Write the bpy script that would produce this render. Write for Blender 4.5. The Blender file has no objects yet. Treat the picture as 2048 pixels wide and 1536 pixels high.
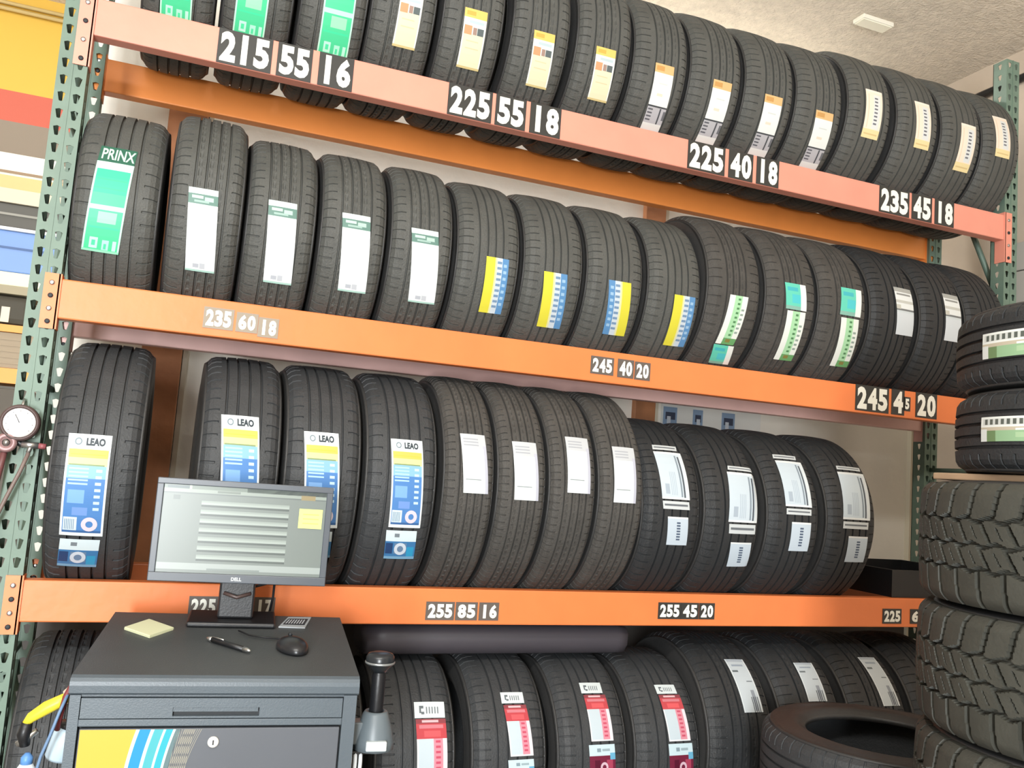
import bpy, bmesh, math, random
from mathutils import Vector, Matrix
random.seed(7)
C = bpy.context.scene.collection
PI = math.pi

# ------------------------------------------------------------------ camera, world, lights, exposure
cam_data = bpy.data.cameras.new('camera')
cam_data.sensor_width = 36.0
cam_data.lens = 30.67
cam_data.clip_start = 0.05
cam = bpy.data.objects.new('camera', cam_data)
C.objects.link(cam)
cam.location = (0.3314, -2.7413, 1.6396)
cam.rotation_euler = (1.67311, -0.07237, -0.37593)
sc = bpy.context.scene
sc.camera = cam
sc.view_settings.view_transform = 'Standard'
sc.view_settings.look = 'None'
sc.view_settings.gamma = 1.0
sc.view_settings.use_curve_mapping = False
sc.view_settings.exposure = 0.0

world = bpy.data.worlds.new('daylight')
sc.world = world
world.use_nodes = True
wb = world.node_tree.nodes['Background']
wb.inputs[0].default_value = (0.93, 0.97, 1.0, 1)
wb.inputs[1].default_value = 3.0


def area_lamp(name, loc, rot, sx, sy, power, color=(1, 1, 1)):
    l = bpy.data.lights.new(name, 'AREA')
    l.shape = 'RECTANGLE'
    l.size, l.size_y = sx, sy
    l.energy = power
    l.color = color
    o = bpy.data.objects.new(name, l)
    C.objects.link(o)
    o.location = loc
    o.rotation_euler = rot
    return o


# daylight through the open bay doors behind and to the left of the camera, and added fill lamps that stand for no known fixture
area_lamp('bay_door_daylight', (-1.45, -6.9, 1.65), (math.radians(90), 0, math.radians(-22)), 0.9, 2.5, 480, (0.94, 0.98, 1.0))
area_lamp('overhead_fill', (-0.5, -3.0, 3.5), (math.radians(22), 0, 0), 2.6, 0.25, 92, (1.0, 0.98, 0.93))  # added fill from above, brightens the top row
area_lamp('ceiling_fill', (1.5, -2.4, 2.75), (math.radians(180), 0, 0), 5.0, 2.0, 64, (1.0, 0.98, 0.93))  # added upward fill to brighten the ceiling, no real fixture
area_lamp('back_wall_fill', (1.8, 0.70, 3.84), (0, 0, 0), 3.2, 0.12, 34, (1.0, 0.98, 0.93))  # added lamp to brighten the wall behind the rack
area_lamp('back_room_fill', (-1.3, 1.1, 3.86), (math.radians(25), 0, 0), 2.4, 0.25, 15, (1.0, 0.98, 0.93))  # added fill so the far wall is not dark


# ------------------------------------------------------------------ helpers
def lin(c):
    return tuple(((v / 255.0) / 12.92 if v / 255.0 <= 0.04045 else ((v / 255.0 + 0.055) / 1.055) ** 2.4) for v in c)


MATS = {}


def mat(name, rgb, rough=0.6, metal=0.0, k=1.0, noise=0.0, nscale=20.0, bump=0.0, bscale=60.0, emit=0.0, spec=0.5):
    """procedural paint / plastic / rubber: colour with a little noise mottling and bump"""
    if name in MATS:
        return MATS[name]
    m = bpy.data.materials.new(name)
    m.use_nodes = True
    nt = m.node_tree
    b = nt.nodes['Principled BSDF']
    c = tuple(min(0.95, v * k) for v in lin(rgb)) + (1,)
    b.inputs['Base Color'].default_value = c
    b.inputs['Roughness'].default_value = rough
    b.inputs['Metallic'].default_value = metal
    b.inputs['Specular IOR Level'].default_value = spec
    if noise > 0 or bump > 0:
        tc = nt.nodes.new('ShaderNodeTexCoord')
    if noise > 0:
        n = nt.nodes.new('ShaderNodeTexNoise')
        n.inputs['Scale'].default_value = nscale
        n.inputs['Detail'].default_value = 4
        nt.links.new(tc.outputs['Object'], n.inputs['Vector'])
        r = nt.nodes.new('ShaderNodeMapRange')
        r.inputs[1].default_value, r.inputs[2].default_value = 0.3, 0.7
        r.inputs[3].default_value, r.inputs[4].default_value = 1 - noise, 1 + noise
        nt.links.new(n.outputs['Fac'], r.inputs[0])
        mx = nt.nodes.new('ShaderNodeVectorMath')
        mx.operation = 'SCALE'
        mx.inputs[0].default_value = c[:3]
        nt.links.new(r.outputs[0], mx.inputs['Scale'])
        nt.links.new(mx.outputs[0], b.inputs['Base Color'])
    if bump > 0:
        n2 = nt.nodes.new('ShaderNodeTexNoise')
        n2.inputs['Scale'].default_value = bscale
        n2.inputs['Detail'].default_value = 3
        nt.links.new(tc.outputs['Object'], n2.inputs['Vector'])
        bp = nt.nodes.new('ShaderNodeBump')
        bp.inputs['Strength'].default_value = bump
        bp.inputs['Distance'].default_value = 0.01
        nt.links.new(n2.outputs['Fac'], bp.inputs['Height'])
        nt.links.new(bp.outputs[0], b.inputs['Normal'])
    if emit > 0:
        b.inputs['Emission Color'].default_value = c
        b.inputs['Emission Strength'].default_value = emit
    MATS[name] = m
    return m


def ink(rgb):
    """printed paper / vinyl in one flat colour"""
    return mat('print_%d_%d_%d' % tuple(rgb), rgb, rough=0.45, k=0.86, spec=0.35)


class MB:
    """collects shapes, then links them as ONE mesh object"""

    def __init__(self):
        self.v, self.f, self.mi, self.mats, self.sm = [], [], [], [], []

    def slot(self, m):
        if m not in self.mats:
            self.mats.append(m)
        return self.mats.index(m)

    def add(self, vs, fs, m, smooth=False):
        n = len(self.v)
        s = self.slot(m)
        self.v += [tuple(p) for p in vs]
        for f in fs:
            self.f.append(tuple(i + n for i in f))
            self.mi.append(s)
            self.sm.append(smooth)
        return self

    def box(self, lo, hi, m, bev=0.0):
        if bev > 0:
            bm = bmesh.new()
            bmesh.ops.create_cube(bm, size=1)
            for v in bm.verts:
                v.co = Vector([lo[i] + (v.co[i] + 0.5) * (hi[i] - lo[i]) for i in range(3)])
            bmesh.ops.bevel(bm, geom=bm.edges[:], offset=bev, segments=2, affect='EDGES', profile=0.5)
            return self.bm(bm, m)
        (a, b, c), (d, e, f) = lo, hi
        vs = [(a, b, c), (d, b, c), (d, e, c), (a, e, c), (a, b, f), (d, b, f), (d, e, f), (a, e, f)]
        fs = [(0, 3, 2, 1), (4, 5, 6, 7), (0, 1, 5, 4), (1, 2, 6, 5), (2, 3, 7, 6), (3, 0, 4, 7)]
        return self.add(vs, fs, m)

    def bm(self, bm, m, smooth=False, M=None):
        bm.verts.index_update()
        vs = [(M @ v.co if M else v.co.copy()) for v in bm.verts]
        fs = [[v.index for v in f.verts] for f in bm.faces]
        bm.free()
        return self.add(vs, fs, m, smooth)

    def tube(self, pts, r, m, n=10, caps=True):
        pts = [Vector(p) for p in pts]
        rs = r if isinstance(r, (list, tuple)) else [r] * len(pts)
        vs, fs = [], []
        up = None
        for i, p in enumerate(pts):
            t = (pts[min(i + 1, len(pts) - 1)] - pts[max(i - 1, 0)]).normalized()
            if up is None:
                up = t.orthogonal().normalized()
            up = (up - t * up.dot(t)).normalized()
            s = t.cross(up)
            for k in range(n):
                a = 2 * PI * k / n
                vs.append(p + (up * math.cos(a) + s * math.sin(a)) * rs[i])
        for i in range(len(pts) - 1):
            for k in range(n):
                k2 = (k + 1) % n
                fs.append((i * n + k, i * n + k2, (i + 1) * n + k2, (i + 1) * n + k))
        if caps:
            fs.append(tuple(reversed(range(n))))
            fs.append(tuple((len(pts) - 1) * n + k for k in range(n)))
        return self.add(vs, fs, m, True)

    def lathe(self, prof, m, origin=(0, 0, 0), axis='z', n=32, closed=False, M=None):
        """prof: list of (radius, height)"""
        vs, fs = [], []
        for (r, h) in prof:
            for k in range(n):
                a = 2 * PI * k / n
                x, y, z = r * math.cos(a), r * math.sin(a), h
                if axis == 'y':
                    x, y, z = x, -z, y
                elif axis == 'x':
                    x, y, z = z, x, y
                p = Vector((x + origin[0], y + origin[1], z + origin[2]))
                vs.append(M @ p if M else p)
        L = len(prof)
        for i in range(L if closed else L - 1):
            j = (i + 1) % L
            for k in range(n):
                k2 = (k + 1) % n
                fs.append((i * n + k, i * n + k2, j * n + k2, j * n + k))
        if not closed:
            if prof[0][0] > 1e-6:
                fs.append(tuple(reversed(range(n))))
            if prof[-1][0] > 1e-6:
                fs.append(tuple((L - 1) * n + k for k in range(n)))
        return self.add(vs, fs, m, True)

    def mesh(self, name):
        me = bpy.data.meshes.new(name)
        me.from_pydata(self.v, [], self.f)
        for m in self.mats:
            me.materials.append(m)
        me.polygons.foreach_set('material_index', self.mi)
        me.polygons.foreach_set('use_smooth', self.sm)
        me.update()
        return me

    def build(self, name, parent=None, loc=(0, 0, 0)):
        return link(name, self.mesh(name), parent, loc)


def link(name, me, parent=None, loc=(0, 0, 0)):
    o = bpy.data.objects.new(name, me)
    C.objects.link(o)
    if parent:
        o.parent = parent
    o.location = loc
    return o


def fix_normals(me):
    bm = bmesh.new()
    bm.from_mesh(me)
    bmesh.ops.recalc_face_normals(bm, faces=bm.faces[:])
    bm.to_mesh(me)
    bm.free()


def thing(name, label, cat, loc=(0, 0, 0), rot=(0, 0, 0), group=None):
    o = bpy.data.objects.new(name, None)
    o.empty_display_size = 0.05
    C.objects.link(o)
    o.location = loc
    o.rotation_euler = rot
    tag(o, label, cat, group)
    return o


def tag(o, label, cat, group=None):
    o['label'] = label
    o['category'] = cat
    if group:
        o['group'] = group
    return o


def structure(o):
    o['kind'] = 'structure'
    return o


TEXTS = {}


def text_geo(s, fat=0.0):
    """lettering as 2-D triangles scaled to the unit box"""
    key = (s, fat)
    if key in TEXTS:
        return TEXTS[key]
    cu = bpy.data.curves.new('lettering', 'FONT')
    cu.body = s
    cu.offset = fat
    cu.resolution_u = 3
    o = bpy.data.objects.new('lettering', cu)
    C.objects.link(o)
    dg = bpy.context.evaluated_depsgraph_get()
    me = bpy.data.meshes.new_from_object(o.evaluated_get(dg))
    vs = [(v.co.x, v.co.y) for v in me.vertices]
    fs = [tuple(p.vertices) for p in me.polygons]
    bpy.data.objects.remove(o)
    bpy.data.curves.remove(cu)
    bpy.data.meshes.remove(me)
    x0, x1 = min(v[0] for v in vs), max(v[0] for v in vs)
    y0, y1 = min(v[1] for v in vs), max(v[1] for v in vs)
    vs = [((x - x0) / (x1 - x0), (y - y0) / (y1 - y0)) for x, y in vs]
    TEXTS[key] = (vs, fs)
    return TEXTS[key]

# ------------------------------------------------------------------ materials
M_RUB = mat('tread_rubber', (80, 81, 78), rough=0.62, noise=0.12, nscale=14, bump=0.25, bscale=160, spec=0.45)
M_SHADE = mat('shade_darkened_tread_rubber', (55, 57, 59), rough=0.6, noise=0.12, nscale=14, bump=0.2, bscale=160)  # dimmer look of the lower rows put into the rubber colour
M_BLK = mat('shaded_black_tread_rubber', (42, 44, 46), rough=0.58, noise=0.12, nscale=14, bump=0.2, bscale=160)  # black rubber, also darkened to carry shade at the rack's right end
M_RUBB = mat('dusty_tread_rubber', (73, 71, 68), rough=0.7, noise=0.16, nscale=14, bump=0.3, bscale=160, spec=0.4)
M_SIDE = mat('sidewall_rubber', (54, 54, 54), rough=0.5, noise=0.1, nscale=9, bump=0.12, bscale=90, spec=0.5)
M_MUD = mat('mud_tread_rubber', (62, 62, 56), rough=0.6, noise=0.15, nscale=12, bump=0.12, bscale=120)
M_ORANGE = mat('orange_beam_paint', (235, 130, 74), rough=0.42, noise=0.05, nscale=6, bump=0.08, bscale=25)
M_SALMON = mat('glare_salmon_beam_paint', (232, 152, 132), rough=0.42, noise=0.05, nscale=5, bump=0.08, bscale=25)  # pale pink glare on the top beam put into its paint
M_LIFTED = mat('light_lifted_orange_beam_paint', (255, 152, 76), rough=0.4, noise=0.05, nscale=6, bump=0.06, bscale=25)  # orange lightened to make up for light missing at the rear
M_ROSE = mat('shade_tinted_rose_beam_paint', (250, 202, 194), rough=0.45, noise=0.07, nscale=6, bump=0.06, bscale=25)  # rear beam's shaded tint as paint, lightened for light missing there
M_GREEN = mat('pale_green_post_paint', (108, 130, 116), rough=0.5, noise=0.08, nscale=12, bump=0.06, bscale=40)
M_STEEL = mat('bright_steel', (190, 190, 188), rough=0.3, metal=0.9)
M_BLACK = mat('black_plastic', (26, 27, 30), rough=0.4, spec=0.5, bump=0.05, bscale=200)
M_PLATE = mat('dark_number_plate', (52, 52, 50), rough=0.5)
M_DIGIT = mat('white_number_vinyl', (250, 250, 240), rough=0.5, k=0.95)
M_STUCCO = mat('stucco_ceiling', (222, 210, 194), rough=0.9, noise=0.10, nscale=22, bump=1.0, bscale=75)
M_WALL = mat('cream_wall_paint', (234, 230, 220), rough=0.8, noise=0.04, nscale=3, bump=0.1, bscale=30)
M_WALLS = mat('beige_wall_paint', (208, 192, 174), rough=0.85, noise=0.05, nscale=3, bump=0.1, bscale=30)
M_WOOD = mat('stained_wood', (172, 116, 78), rough=0.6, noise=0.25, nscale=5, bump=0.2, bscale=18)
M_TRIM = mat('light_trim_paint', (206, 198, 178), rough=0.6)
M_FLOOR = mat('concrete_floor', (142, 138, 130), rough=0.7, noise=0.15, nscale=2.5, bump=0.15, bscale=25)
M_GREY = mat('blue_grey_cabinet_steel', (80, 90, 98), rough=0.38, noise=0.04, nscale=8, bump=0.06, bscale=300, spec=0.5)
M_GREYTOP = mat('dark_grey_worktop', (68, 72, 74), rough=0.5, noise=0.05, nscale=10, bump=0.15, bscale=350)
M_GREYD = mat('dark_gap_paint', (38, 42, 46), rough=0.6)

# ------------------------------------------------------------------ the room
W, FZ = 4.05, 3.9
m = MB(); m.box((-6, -7, -0.1), (W, 2.3, 0), M_FLOOR); structure(m.build('floor'))
m = MB(); m.box((-60, -70, -0.14), (60, -7.001, -0.04), mat('asphalt', (92, 92, 92), rough=0.9, noise=0.1)); structure(m.build('ground'))
m = MB(); m.box((-6, -7, FZ), (W, 2.3, FZ + 0.1), M_STUCCO); structure(m.build('ceiling'))
m = MB(); m.box((-0.11, 0.86, 0), (W, 0.96, FZ), M_WALL); structure(m.build('wall_back'))
m = MB(); m.box((-0.11, 0.848, 0), (W - 0.03, 0.8598, 1.19), mat('lower_wall_shade_paint', (74, 70, 66), rough=0.7)); structure(m.build('trim_4'))  # added dark sheet, paints the shade on the lower back wall
m = MB(); m.box((W, -7, 0), (W + 0.1, 2.3, FZ), M_WALLS); structure(m.build('wall_right'))
m = MB(); m.box((-6.1, -7, 0), (-6, 2.3, FZ), M_WALLS); structure(m.build('wall_left'))
m = MB(); m.box((-0.7, -7.1, 0), (W + 0.1, -7, FZ), M_WALLS); m.box((-6.1, -7.1, 0), (-3.3, -7, FZ), M_WALLS); m.box((-3.3, -7.1, 3.5), (-0.7, -7, FZ), M_WALLS); structure(m.build('wall_front'))
m = MB()
yel, red, gry, crm = (mat('yellow_wall_paint', (240, 194, 76), rough=0.6, k=0.78), mat('red_wall_paint', (216, 104, 82), rough=0.6, k=0.8),
                      mat('grey_brown_wall_paint', (140, 128, 114), rough=0.7), M_WALL)
for z0, z1, mm in ((0, 3.042, crm), (3.042, 3.227, gry), (3.227, 3.385, red), (3.385, FZ, yel)):
    m.box((-6, 2.2, z0), (0.6, 2.3, z1), mm)
structure(m.build('wall_far'))
for i, (x0, x1, z0, z1) in enumerate(((0.2, 0.345, 1.19, 3.05), (2.33, 2.44, 1.19, 3.05))):
    m = MB(); m.box((x0, 0.825, z0), (x1, 0.86, z1), M_WOOD, 0.004)
    m.box((x1 + 0.004, 0.838, z0), (x1 + 0.022, 0.86, z1), M_TRIM)
    structure(m.build('trim_%d' % (i + 1)))
m = MB(); m.box((W - 0.03, 0.83, 0), (W, 0.86, FZ), M_TRIM); structure(m.build('trim_3'))

# ------------------------------------------------------------------ the pallet rack
L, H, D = 3.669, 0.1136, 0.429
ZB = (2.9365, 2.0955, 1.2544, 0.4134)
rack = thing('pallet_rack', 'tall tyre rack with perforated pale green posts and orange beams', 'rack', (0, 0, 0))


def post(name, x0, x1, y0, y1, z0, z1, parent):
    """perforated C-section post: two columns of teardrop holes in the face, plus holes in the flanges"""
    m = MB()
    pitch = 0.0508
    n = int((z1 - z0) / pitch)

    def face(P, u0, u1, cols, hw, hh, depth_dir):
        # P(u, z) -> point on the face ; holes are real openings with a rim
        cw = (u1 - u0) / cols
        for c in range(cols):
            for k in range(n):
                ua, ub = u0 + c * cw, u0 + (c + 1) * cw
                za, zb_ = z0 + k * pitch, z0 + (k + 1) * pitch
                cu, cz = (ua + ub) / 2, (za + zb_) / 2
                outer = [(ua, za), (cu, za), (ub, za), (ub, cz), (ub, zb_), (cu, zb_), (ua, zb_), (ua, cz)]
                s = 0.72
                inner = [(cu - hw * 0.45, cz - hh), (cu, cz - hh * 1.1), (cu + hw * 0.45, cz - hh), (cu + hw * 0.8, cz),
                         (cu + hw, cz + hh * s), (cu, cz + hh), (cu - hw, cz + hh * s), (cu - hw * 0.8, cz)]
                vs = [P(*p) for p in outer] + [P(*p) for p in inner]
                vs += [tuple(P(*p)[i] + depth_dir[i] * 0.003 for i in range(3)) for p in inner]
                fs = [(i, (i + 1) % 8, 8 + (i + 1) % 8, 8 + i) for i in range(8)]
                fs += [(8 + i, 8 + (i + 1) % 8, 16 + (i + 1) % 8, 16 + i) for i in range(8)]
                m.add(vs, fs, M_GREEN)

    face(lambda u, z: (u, y0, z), x0, x1, 2, 0.0100, 0.0140, (0, 1, 0))
    for xs, sgn in ((x0, 1), (x1, -1)):
        face(lambda u, z, xs=xs: (xs, u, z), y0, y1, 1, 0.010, 0.013, (sgn, 0, 0))
    for xa, xb in ((x0, x0 + 0.014), (x1 - 0.014, x1)):
        m.box((xa, y1 - 0.003, z0), (xb, y1, z0 + n * pitch), M_GREEN)
    # crease down the middle of the face and folded lips
    xm = (x0 + x1) / 2
    m.box((xm - 0.0025, y0 - 0.002, z0), (xm + 0.0025, y0 + 0.001, z0 + n * pitch), M_GREEN)
    m.box((x0 - 0.02, y0 - 0.006, 0), (x1 + 0.02, y1 + 0.03, 0.006), M_GREEN)
    return m.build(name, parent)


PZ = 3.68
post('upright_post', -0.078, 0, 0.0, 0.07, 0.006, 3.84, rack)
post('upright_post', L, L + 0.078, 0.0, 0.07, 0.006, PZ, rack)
post('upright_post', -0.078, 0, D - 0.02, D + 0.05, 0.006, 3.84, rack)
post('upright_post', L, L + 0.078, D - 0.02, D + 0.05, 0.006, PZ, rack)
for xx in (-0.039, L + 0.039):
    for z0, z1 in ((0.25, 0.95), (1.0, 1.0), (1.0, 1.75), (1.8, 1.8), (1.8, 2.55), (2.6, 2.6), (2.6, 3.4)):
        m = MB(); m.tube([(xx, 0.072, z0), (xx, D - 0.022, z1)], 0.013, M_GREEN, n=4); m.build('brace', rack)


def sticker(parent, t, x0, x1, z0, z1, plate=True, pm=None):
    """white digits on a dark plate, stuck on the beam face"""
    m = MB()
    pm = pm or M_PLATE
    if plate:
        m.box((x0 - 0.006, -0.0022, z0 - 0.004), (x1 + 0.006, -0.0002, z1 + 0.004), pm)
    n = len(t)
    w = (x1 - x0) / n
    for i, ch in enumerate(t):
        vs, fs = text_geo(ch, 0.05)
        a, b = x0 + w * (i + 0.045), x0 + w * (i + 0.955)
        if ch == '1':
            a, b = x0 + w * (i + 0.28), x0 + w * (i + 0.64)
        m.add([(a + (b - a) * x, -0.0032, z0 + 0.003 + (z1 - z0 - 0.006) * y) for x, y in vs], fs, M_DIGIT)
    return m.build('size_sticker', parent)


def beam(name, z, y0, y1, mm, drop, lip=True):
    m = MB()
    m.box((0.0, y0, z - H), (L, y1, z), mm, 0.004)
    o = m.build(name, rack)
    for s, xa in ((0, -0.040), (1, L)):
        b = MB()
        yb = y0 - 0.005
        b.box((xa, yb, z - H - drop), (xa + 0.040, yb + 0.004, z + 0.012), mm)
        xi = 0.0 if s == 0 else L
        b.box((xi - 0.004, yb, z - H - drop), (xi + 0.004, y0 + 0.045, z + 0.012), mm)
        for k in range(4):
            zc = z - H - drop + 0.02 + k * (H + drop - 0.02) / 3.4
            b.lathe([(0.007, 0), (0.007, 0.003), (0.004, 0.004)], M_STEEL if k % 2 else M_GREYD, (xa + 0.02, yb - 0.0, zc), 'y', 10)
        b.build('bracket', o)
    return o


F1 = beam('front_beam', ZB[0], 0.0, 0.05, M_SALMON, 0.10)
F2 = beam('front_beam', ZB[1], 0.0, 0.05, M_ORANGE, 0.032)
F3 = beam('front_beam', ZB[2], 0.0, 0.05, M_ORANGE, 0.032)
F4 = beam('front_beam', ZB[3], 0.0, 0.05, M_ORANGE, 0.032)
R1 = beam('rear_beam', ZB[0], D, D + 0.05, M_LIFTED, 0.032)
R2 = beam('rear_beam', ZB[1], D, D + 0.05, M_ROSE, 0.05)
R3 = beam('rear_beam', ZB[2], D, D + 0.05, M_ORANGE, 0.032)
R4 = beam('rear_beam', ZB[3], D, D + 0.05, M_ORANGE, 0.032)
F1['label'] = 'salmon pink top front beam with glare painted in'
R2['label'] = 'rose rear beam with its shade tint painted in'
for t, a, b in (('215', 0.350, 0.500), ('55', 0.528, 0.624), ('16', 0.657, 0.756), ('225', 1.090, 1.236), ('55', 1.261, 1.362),
                ('18', 1.390, 1.496), ('225', 2.034, 2.188), ('40', 2.217, 2.317), ('18', 2.346, 2.440), ('235', 2.960, 3.110),
                ('45', 3.136, 3.236), ('18', 3.264, 3.361)):
    sticker(F1, t, a, b, ZB[0] - 0.108, ZB[0] - 0.006)
GP = mat('grey_number_plate', (150, 138, 122), rough=0.5)
GP2 = mat('mid_grey_number_plate', (96, 88, 82), rough=0.5)
for t, a, b, z0, z1, pm in (('235', 0.395, 0.470, -0.086, -0.030, GP), ('60', 0.489, 0.541, -0.086, -0.034, GP),
                            ('18', 0.554, 0.603, -0.094, -0.041, GP), ('245', 1.686, 1.765, -0.082, -0.027, GP2),
                            ('40', 1.793, 1.846, -0.084, -0.026, GP2), ('20', 1.862, 1.914, -0.085, -0.028, GP2),
                            ('245', 2.869, 3.029, -0.100, -0.004, None), ('4', 3.056, 3.112, -0.100, -0.004, None),
                            ('5', 3.120, 3.144, -0.080, -0.030, None), ('20', 3.185, 3.289, -0.100, -0.004, None)):
    sticker(F2, t, a, b, ZB[1] + z0, ZB[1] + z1, True, pm)
for t, a, b in (('225', 0.441, 0.511), ('65', 0.529, 0.607), ('17', 0.625, 0.673), ('255', 1.157, 1.241), ('85', 1.257, 1.320),
                ('16', 1.338, 1.395), ('255', 2.013, 2.095), ('45', 2.108, 2.170), ('20', 2.184, 2.238), ('225', 3.041, 3.126),
                ('60', 3.184, 3.267)):
    zt = -0.040 if a < 0.7 else (-0.045 if a < 1.5 else (-0.035 if a < 2.5 else -0.045))
    sticker(F3, t, a, b, ZB[2] + zt - 0.05, ZB[2] + zt, True, GP2 if a < 1.5 else None)

# ------------------------------------------------------------------ tyres
YC = 0.2396
# kind: radius, section width, bead ratio, groove centres (fraction of half tread), groove width, pitches, rib sipes, tread material
KIND = {
    't1a': (0.330, 0.218, 0.64, (-0.50, -0.17, 0.17, 0.50), 0.0080, 64, 0, M_RUB),
    't1b': (0.335, 0.222, 0.66, (-0.46, -0.12, 0.14, 0.48), 0.0070, 66, 1, M_RUB),
    't1c': (0.322, 0.236, 0.72, (-0.30, 0.02, 0.30, 0.58), 0.0075, 70, 1, M_RUB),
    't1d': (0.333, 0.231, 0.70, (-0.42, -0.08, 0.26, 0.56), 0.0070, 72, 0, M_RUB),
    't2a': (0.316, 0.236, 0.64, (-0.45, -0.15, 0.16, 0.46), 0.0080, 52, 0, M_RUB),
    't2b': (0.336, 0.212, 0.66, (-0.42, -0.10, 0.22, 0.52), 0.0070, 66, 1, M_RUB),
    't2c': (0.321, 0.214, 0.66, (-0.45, -0.14, 0.16, 0.50), 0.0070, 64, 1, M_RUB),
    't2d': (0.3165, 0.232, 0.72, (-0.38, -0.10, 0.16, 0.42), 0.0070, 70, 0, M_RUB),
    't2e': (0.337, 0.244, 0.72, (-0.40, -0.16, 0.08, 0.34), 0.0080, 60, 1, M_RUBB),
    't2f': (0.341, 0.246, 0.73, (-0.36, -0.10, 0.18, 0.46), 0.0070, 72, 0, M_BLK),
    't3a': (0.373, 0.234, 0.62, (-0.46, -0.16, 0.15, 0.47), 0.0075, 58, 0, M_SHADE),
    't3b': (0.380, 0.176, 0.60, (-0.48, -0.12, 0.20, 0.52), 0.0065, 96, 1, M_RUBB),
    't3c': (0.344, 0.246, 0.72, (-0.38, -0.08, 0.22, 0.50), 0.0070, 72, 0, M_BLK),
    't4a': (0.356, 0.235, 0.64, (-0.45, -0.15, 0.16, 0.46), 0.0085, 60, 1, M_SHADE),
    't4b': (0.331, 0.270, 0.66, (-0.40, -0.12, 0.15, 0.42), 0.0075, 70, 0, M_SHADE),
    't4c': (0.359, 0.286, 0.66, (-0.36, -0.08, 0.20, 0.48), 0.0075, 66, 1, M_BLK),
    'flat': (0.372, 0.231, 0.64, (-0.45, -0.15, 0.16, 0.46), 0.0080, 60, 0, M_SHADE),
    'stack': (0.335, 0.190, 0.66, (-0.45, -0.15, 0.16, 0.46), 0.0080, 60, 0, M_BLK),
}


def crown(k, x):
    r, w = KIND[k][0], KIND[k][1]
    tw = 0.452 * w
    u = abs(x) / tw
    return r - 0.006 * u * u - (0.016 * ((u - 0.78) / 0.22) ** 2 if u > 0.78 else 0)


def revolve(rows, angs):
    """rows: list of columns across x ; each entry f(i_angle) -> (x, radius)"""
    vs, fs = [], []
    nA, nC = len(angs), len(rows)
    for i, a in enumerate(angs):
        ca, sa = math.cos(a), math.sin(a)
        for fn in rows:
            x, r = fn(i)
            vs.append((x, -r * ca, r * sa))
    return vs, nA, nC


def tread_mesh(k):
    r, w, bead, grooves, gw, pitches, ribs, mm = KIND[k]
    tw = 0.452 * w
    pts = []                                          # (x, depth, sipe phase or -1)
    edges = sorted(g * tw for g in grooves)
    bounds = [-tw] + edges + [tw]
    for gi, g in enumerate(edges):
        pts += [(g - gw / 2, 0, -1), (g - gw / 2 + 0.0012, 0.008, -1), (g + gw / 2 - 0.0012, 0.008, -1), (g + gw / 2, 0, -1)]
    for bi in range(len(bounds) - 1):
        a, b = bounds[bi], bounds[bi + 1]
        if bi == 0:
            b -= gw / 2
            for f, s in ((0.0, 0), (0.2, 0), (0.45, 0), (0.70, 0), (0.74, -1)):
                pts.append((a + (b - a) * f, 0, s))
        elif bi == len(bounds) - 2:
            a += gw / 2
            for f, s in ((0.26, -1), (0.30, 2), (0.55, 2), (0.8, 2), (1.0, 2)):
                pts.append((a + (b - a) * f, 0, s))
        elif ribs:
            a += gw / 2; b -= gw / 2
            for f, s in ((0.15, -1), (0.22, 1), (0.5, 1), (0.56, -1)):
                pts.append((a + (b - a) * f, 0, s))
    pts.sort(key=lambda p: p[0])
    sub = (0.0, 0.40, 0.78, 0.81, 0.93, 0.96)
    angs = [2 * PI * (p + s) / pitches for p in range(pitches) for s in sub]
    ns = len(sub)
    vs, fs = [], []
    xs = pts
    # outer surface, then the inner liner (a closed ring)
    prof_in = [(tw * 1.02, r - 0.040), (tw * 0.6, r - 0.026), (0, r - 0.024), (-tw * 0.6, r - 0.026), (-tw * 1.02, r - 0.040)]
    nC = len(xs) + len(prof_in)
    for i, a in enumerate(angs):
        j = i % ns
        ca, sa = math.cos(a), math.sin(a)
        for (x, d, s) in xs:
            rr = crown(k, x) - d
            if s >= 0:
                jj = (j + (3 if s == 1 else 0)) % ns
                if jj in (3, 4):
                    rr -= 0.004 if s != 1 else 0.003
            vs.append((x, -rr * ca, rr * sa))
        for (x, rr) in prof_in:
            vs.append((x, -rr * ca, rr * sa))
    nA = len(angs)
    for i in range(nA):
        i2 = (i + 1) % nA
        for c in range(nC):
            c2 = (c + 1) % nC
            fs.append((i * nC + c, i * nC + c2, i2 * nC + c2, i2 * nC + c))
    m = MB(); m.add(vs, fs, mm, False)
    me = m.mesh('tread_' + k)
    fix_normals(me)
    return me


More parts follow.
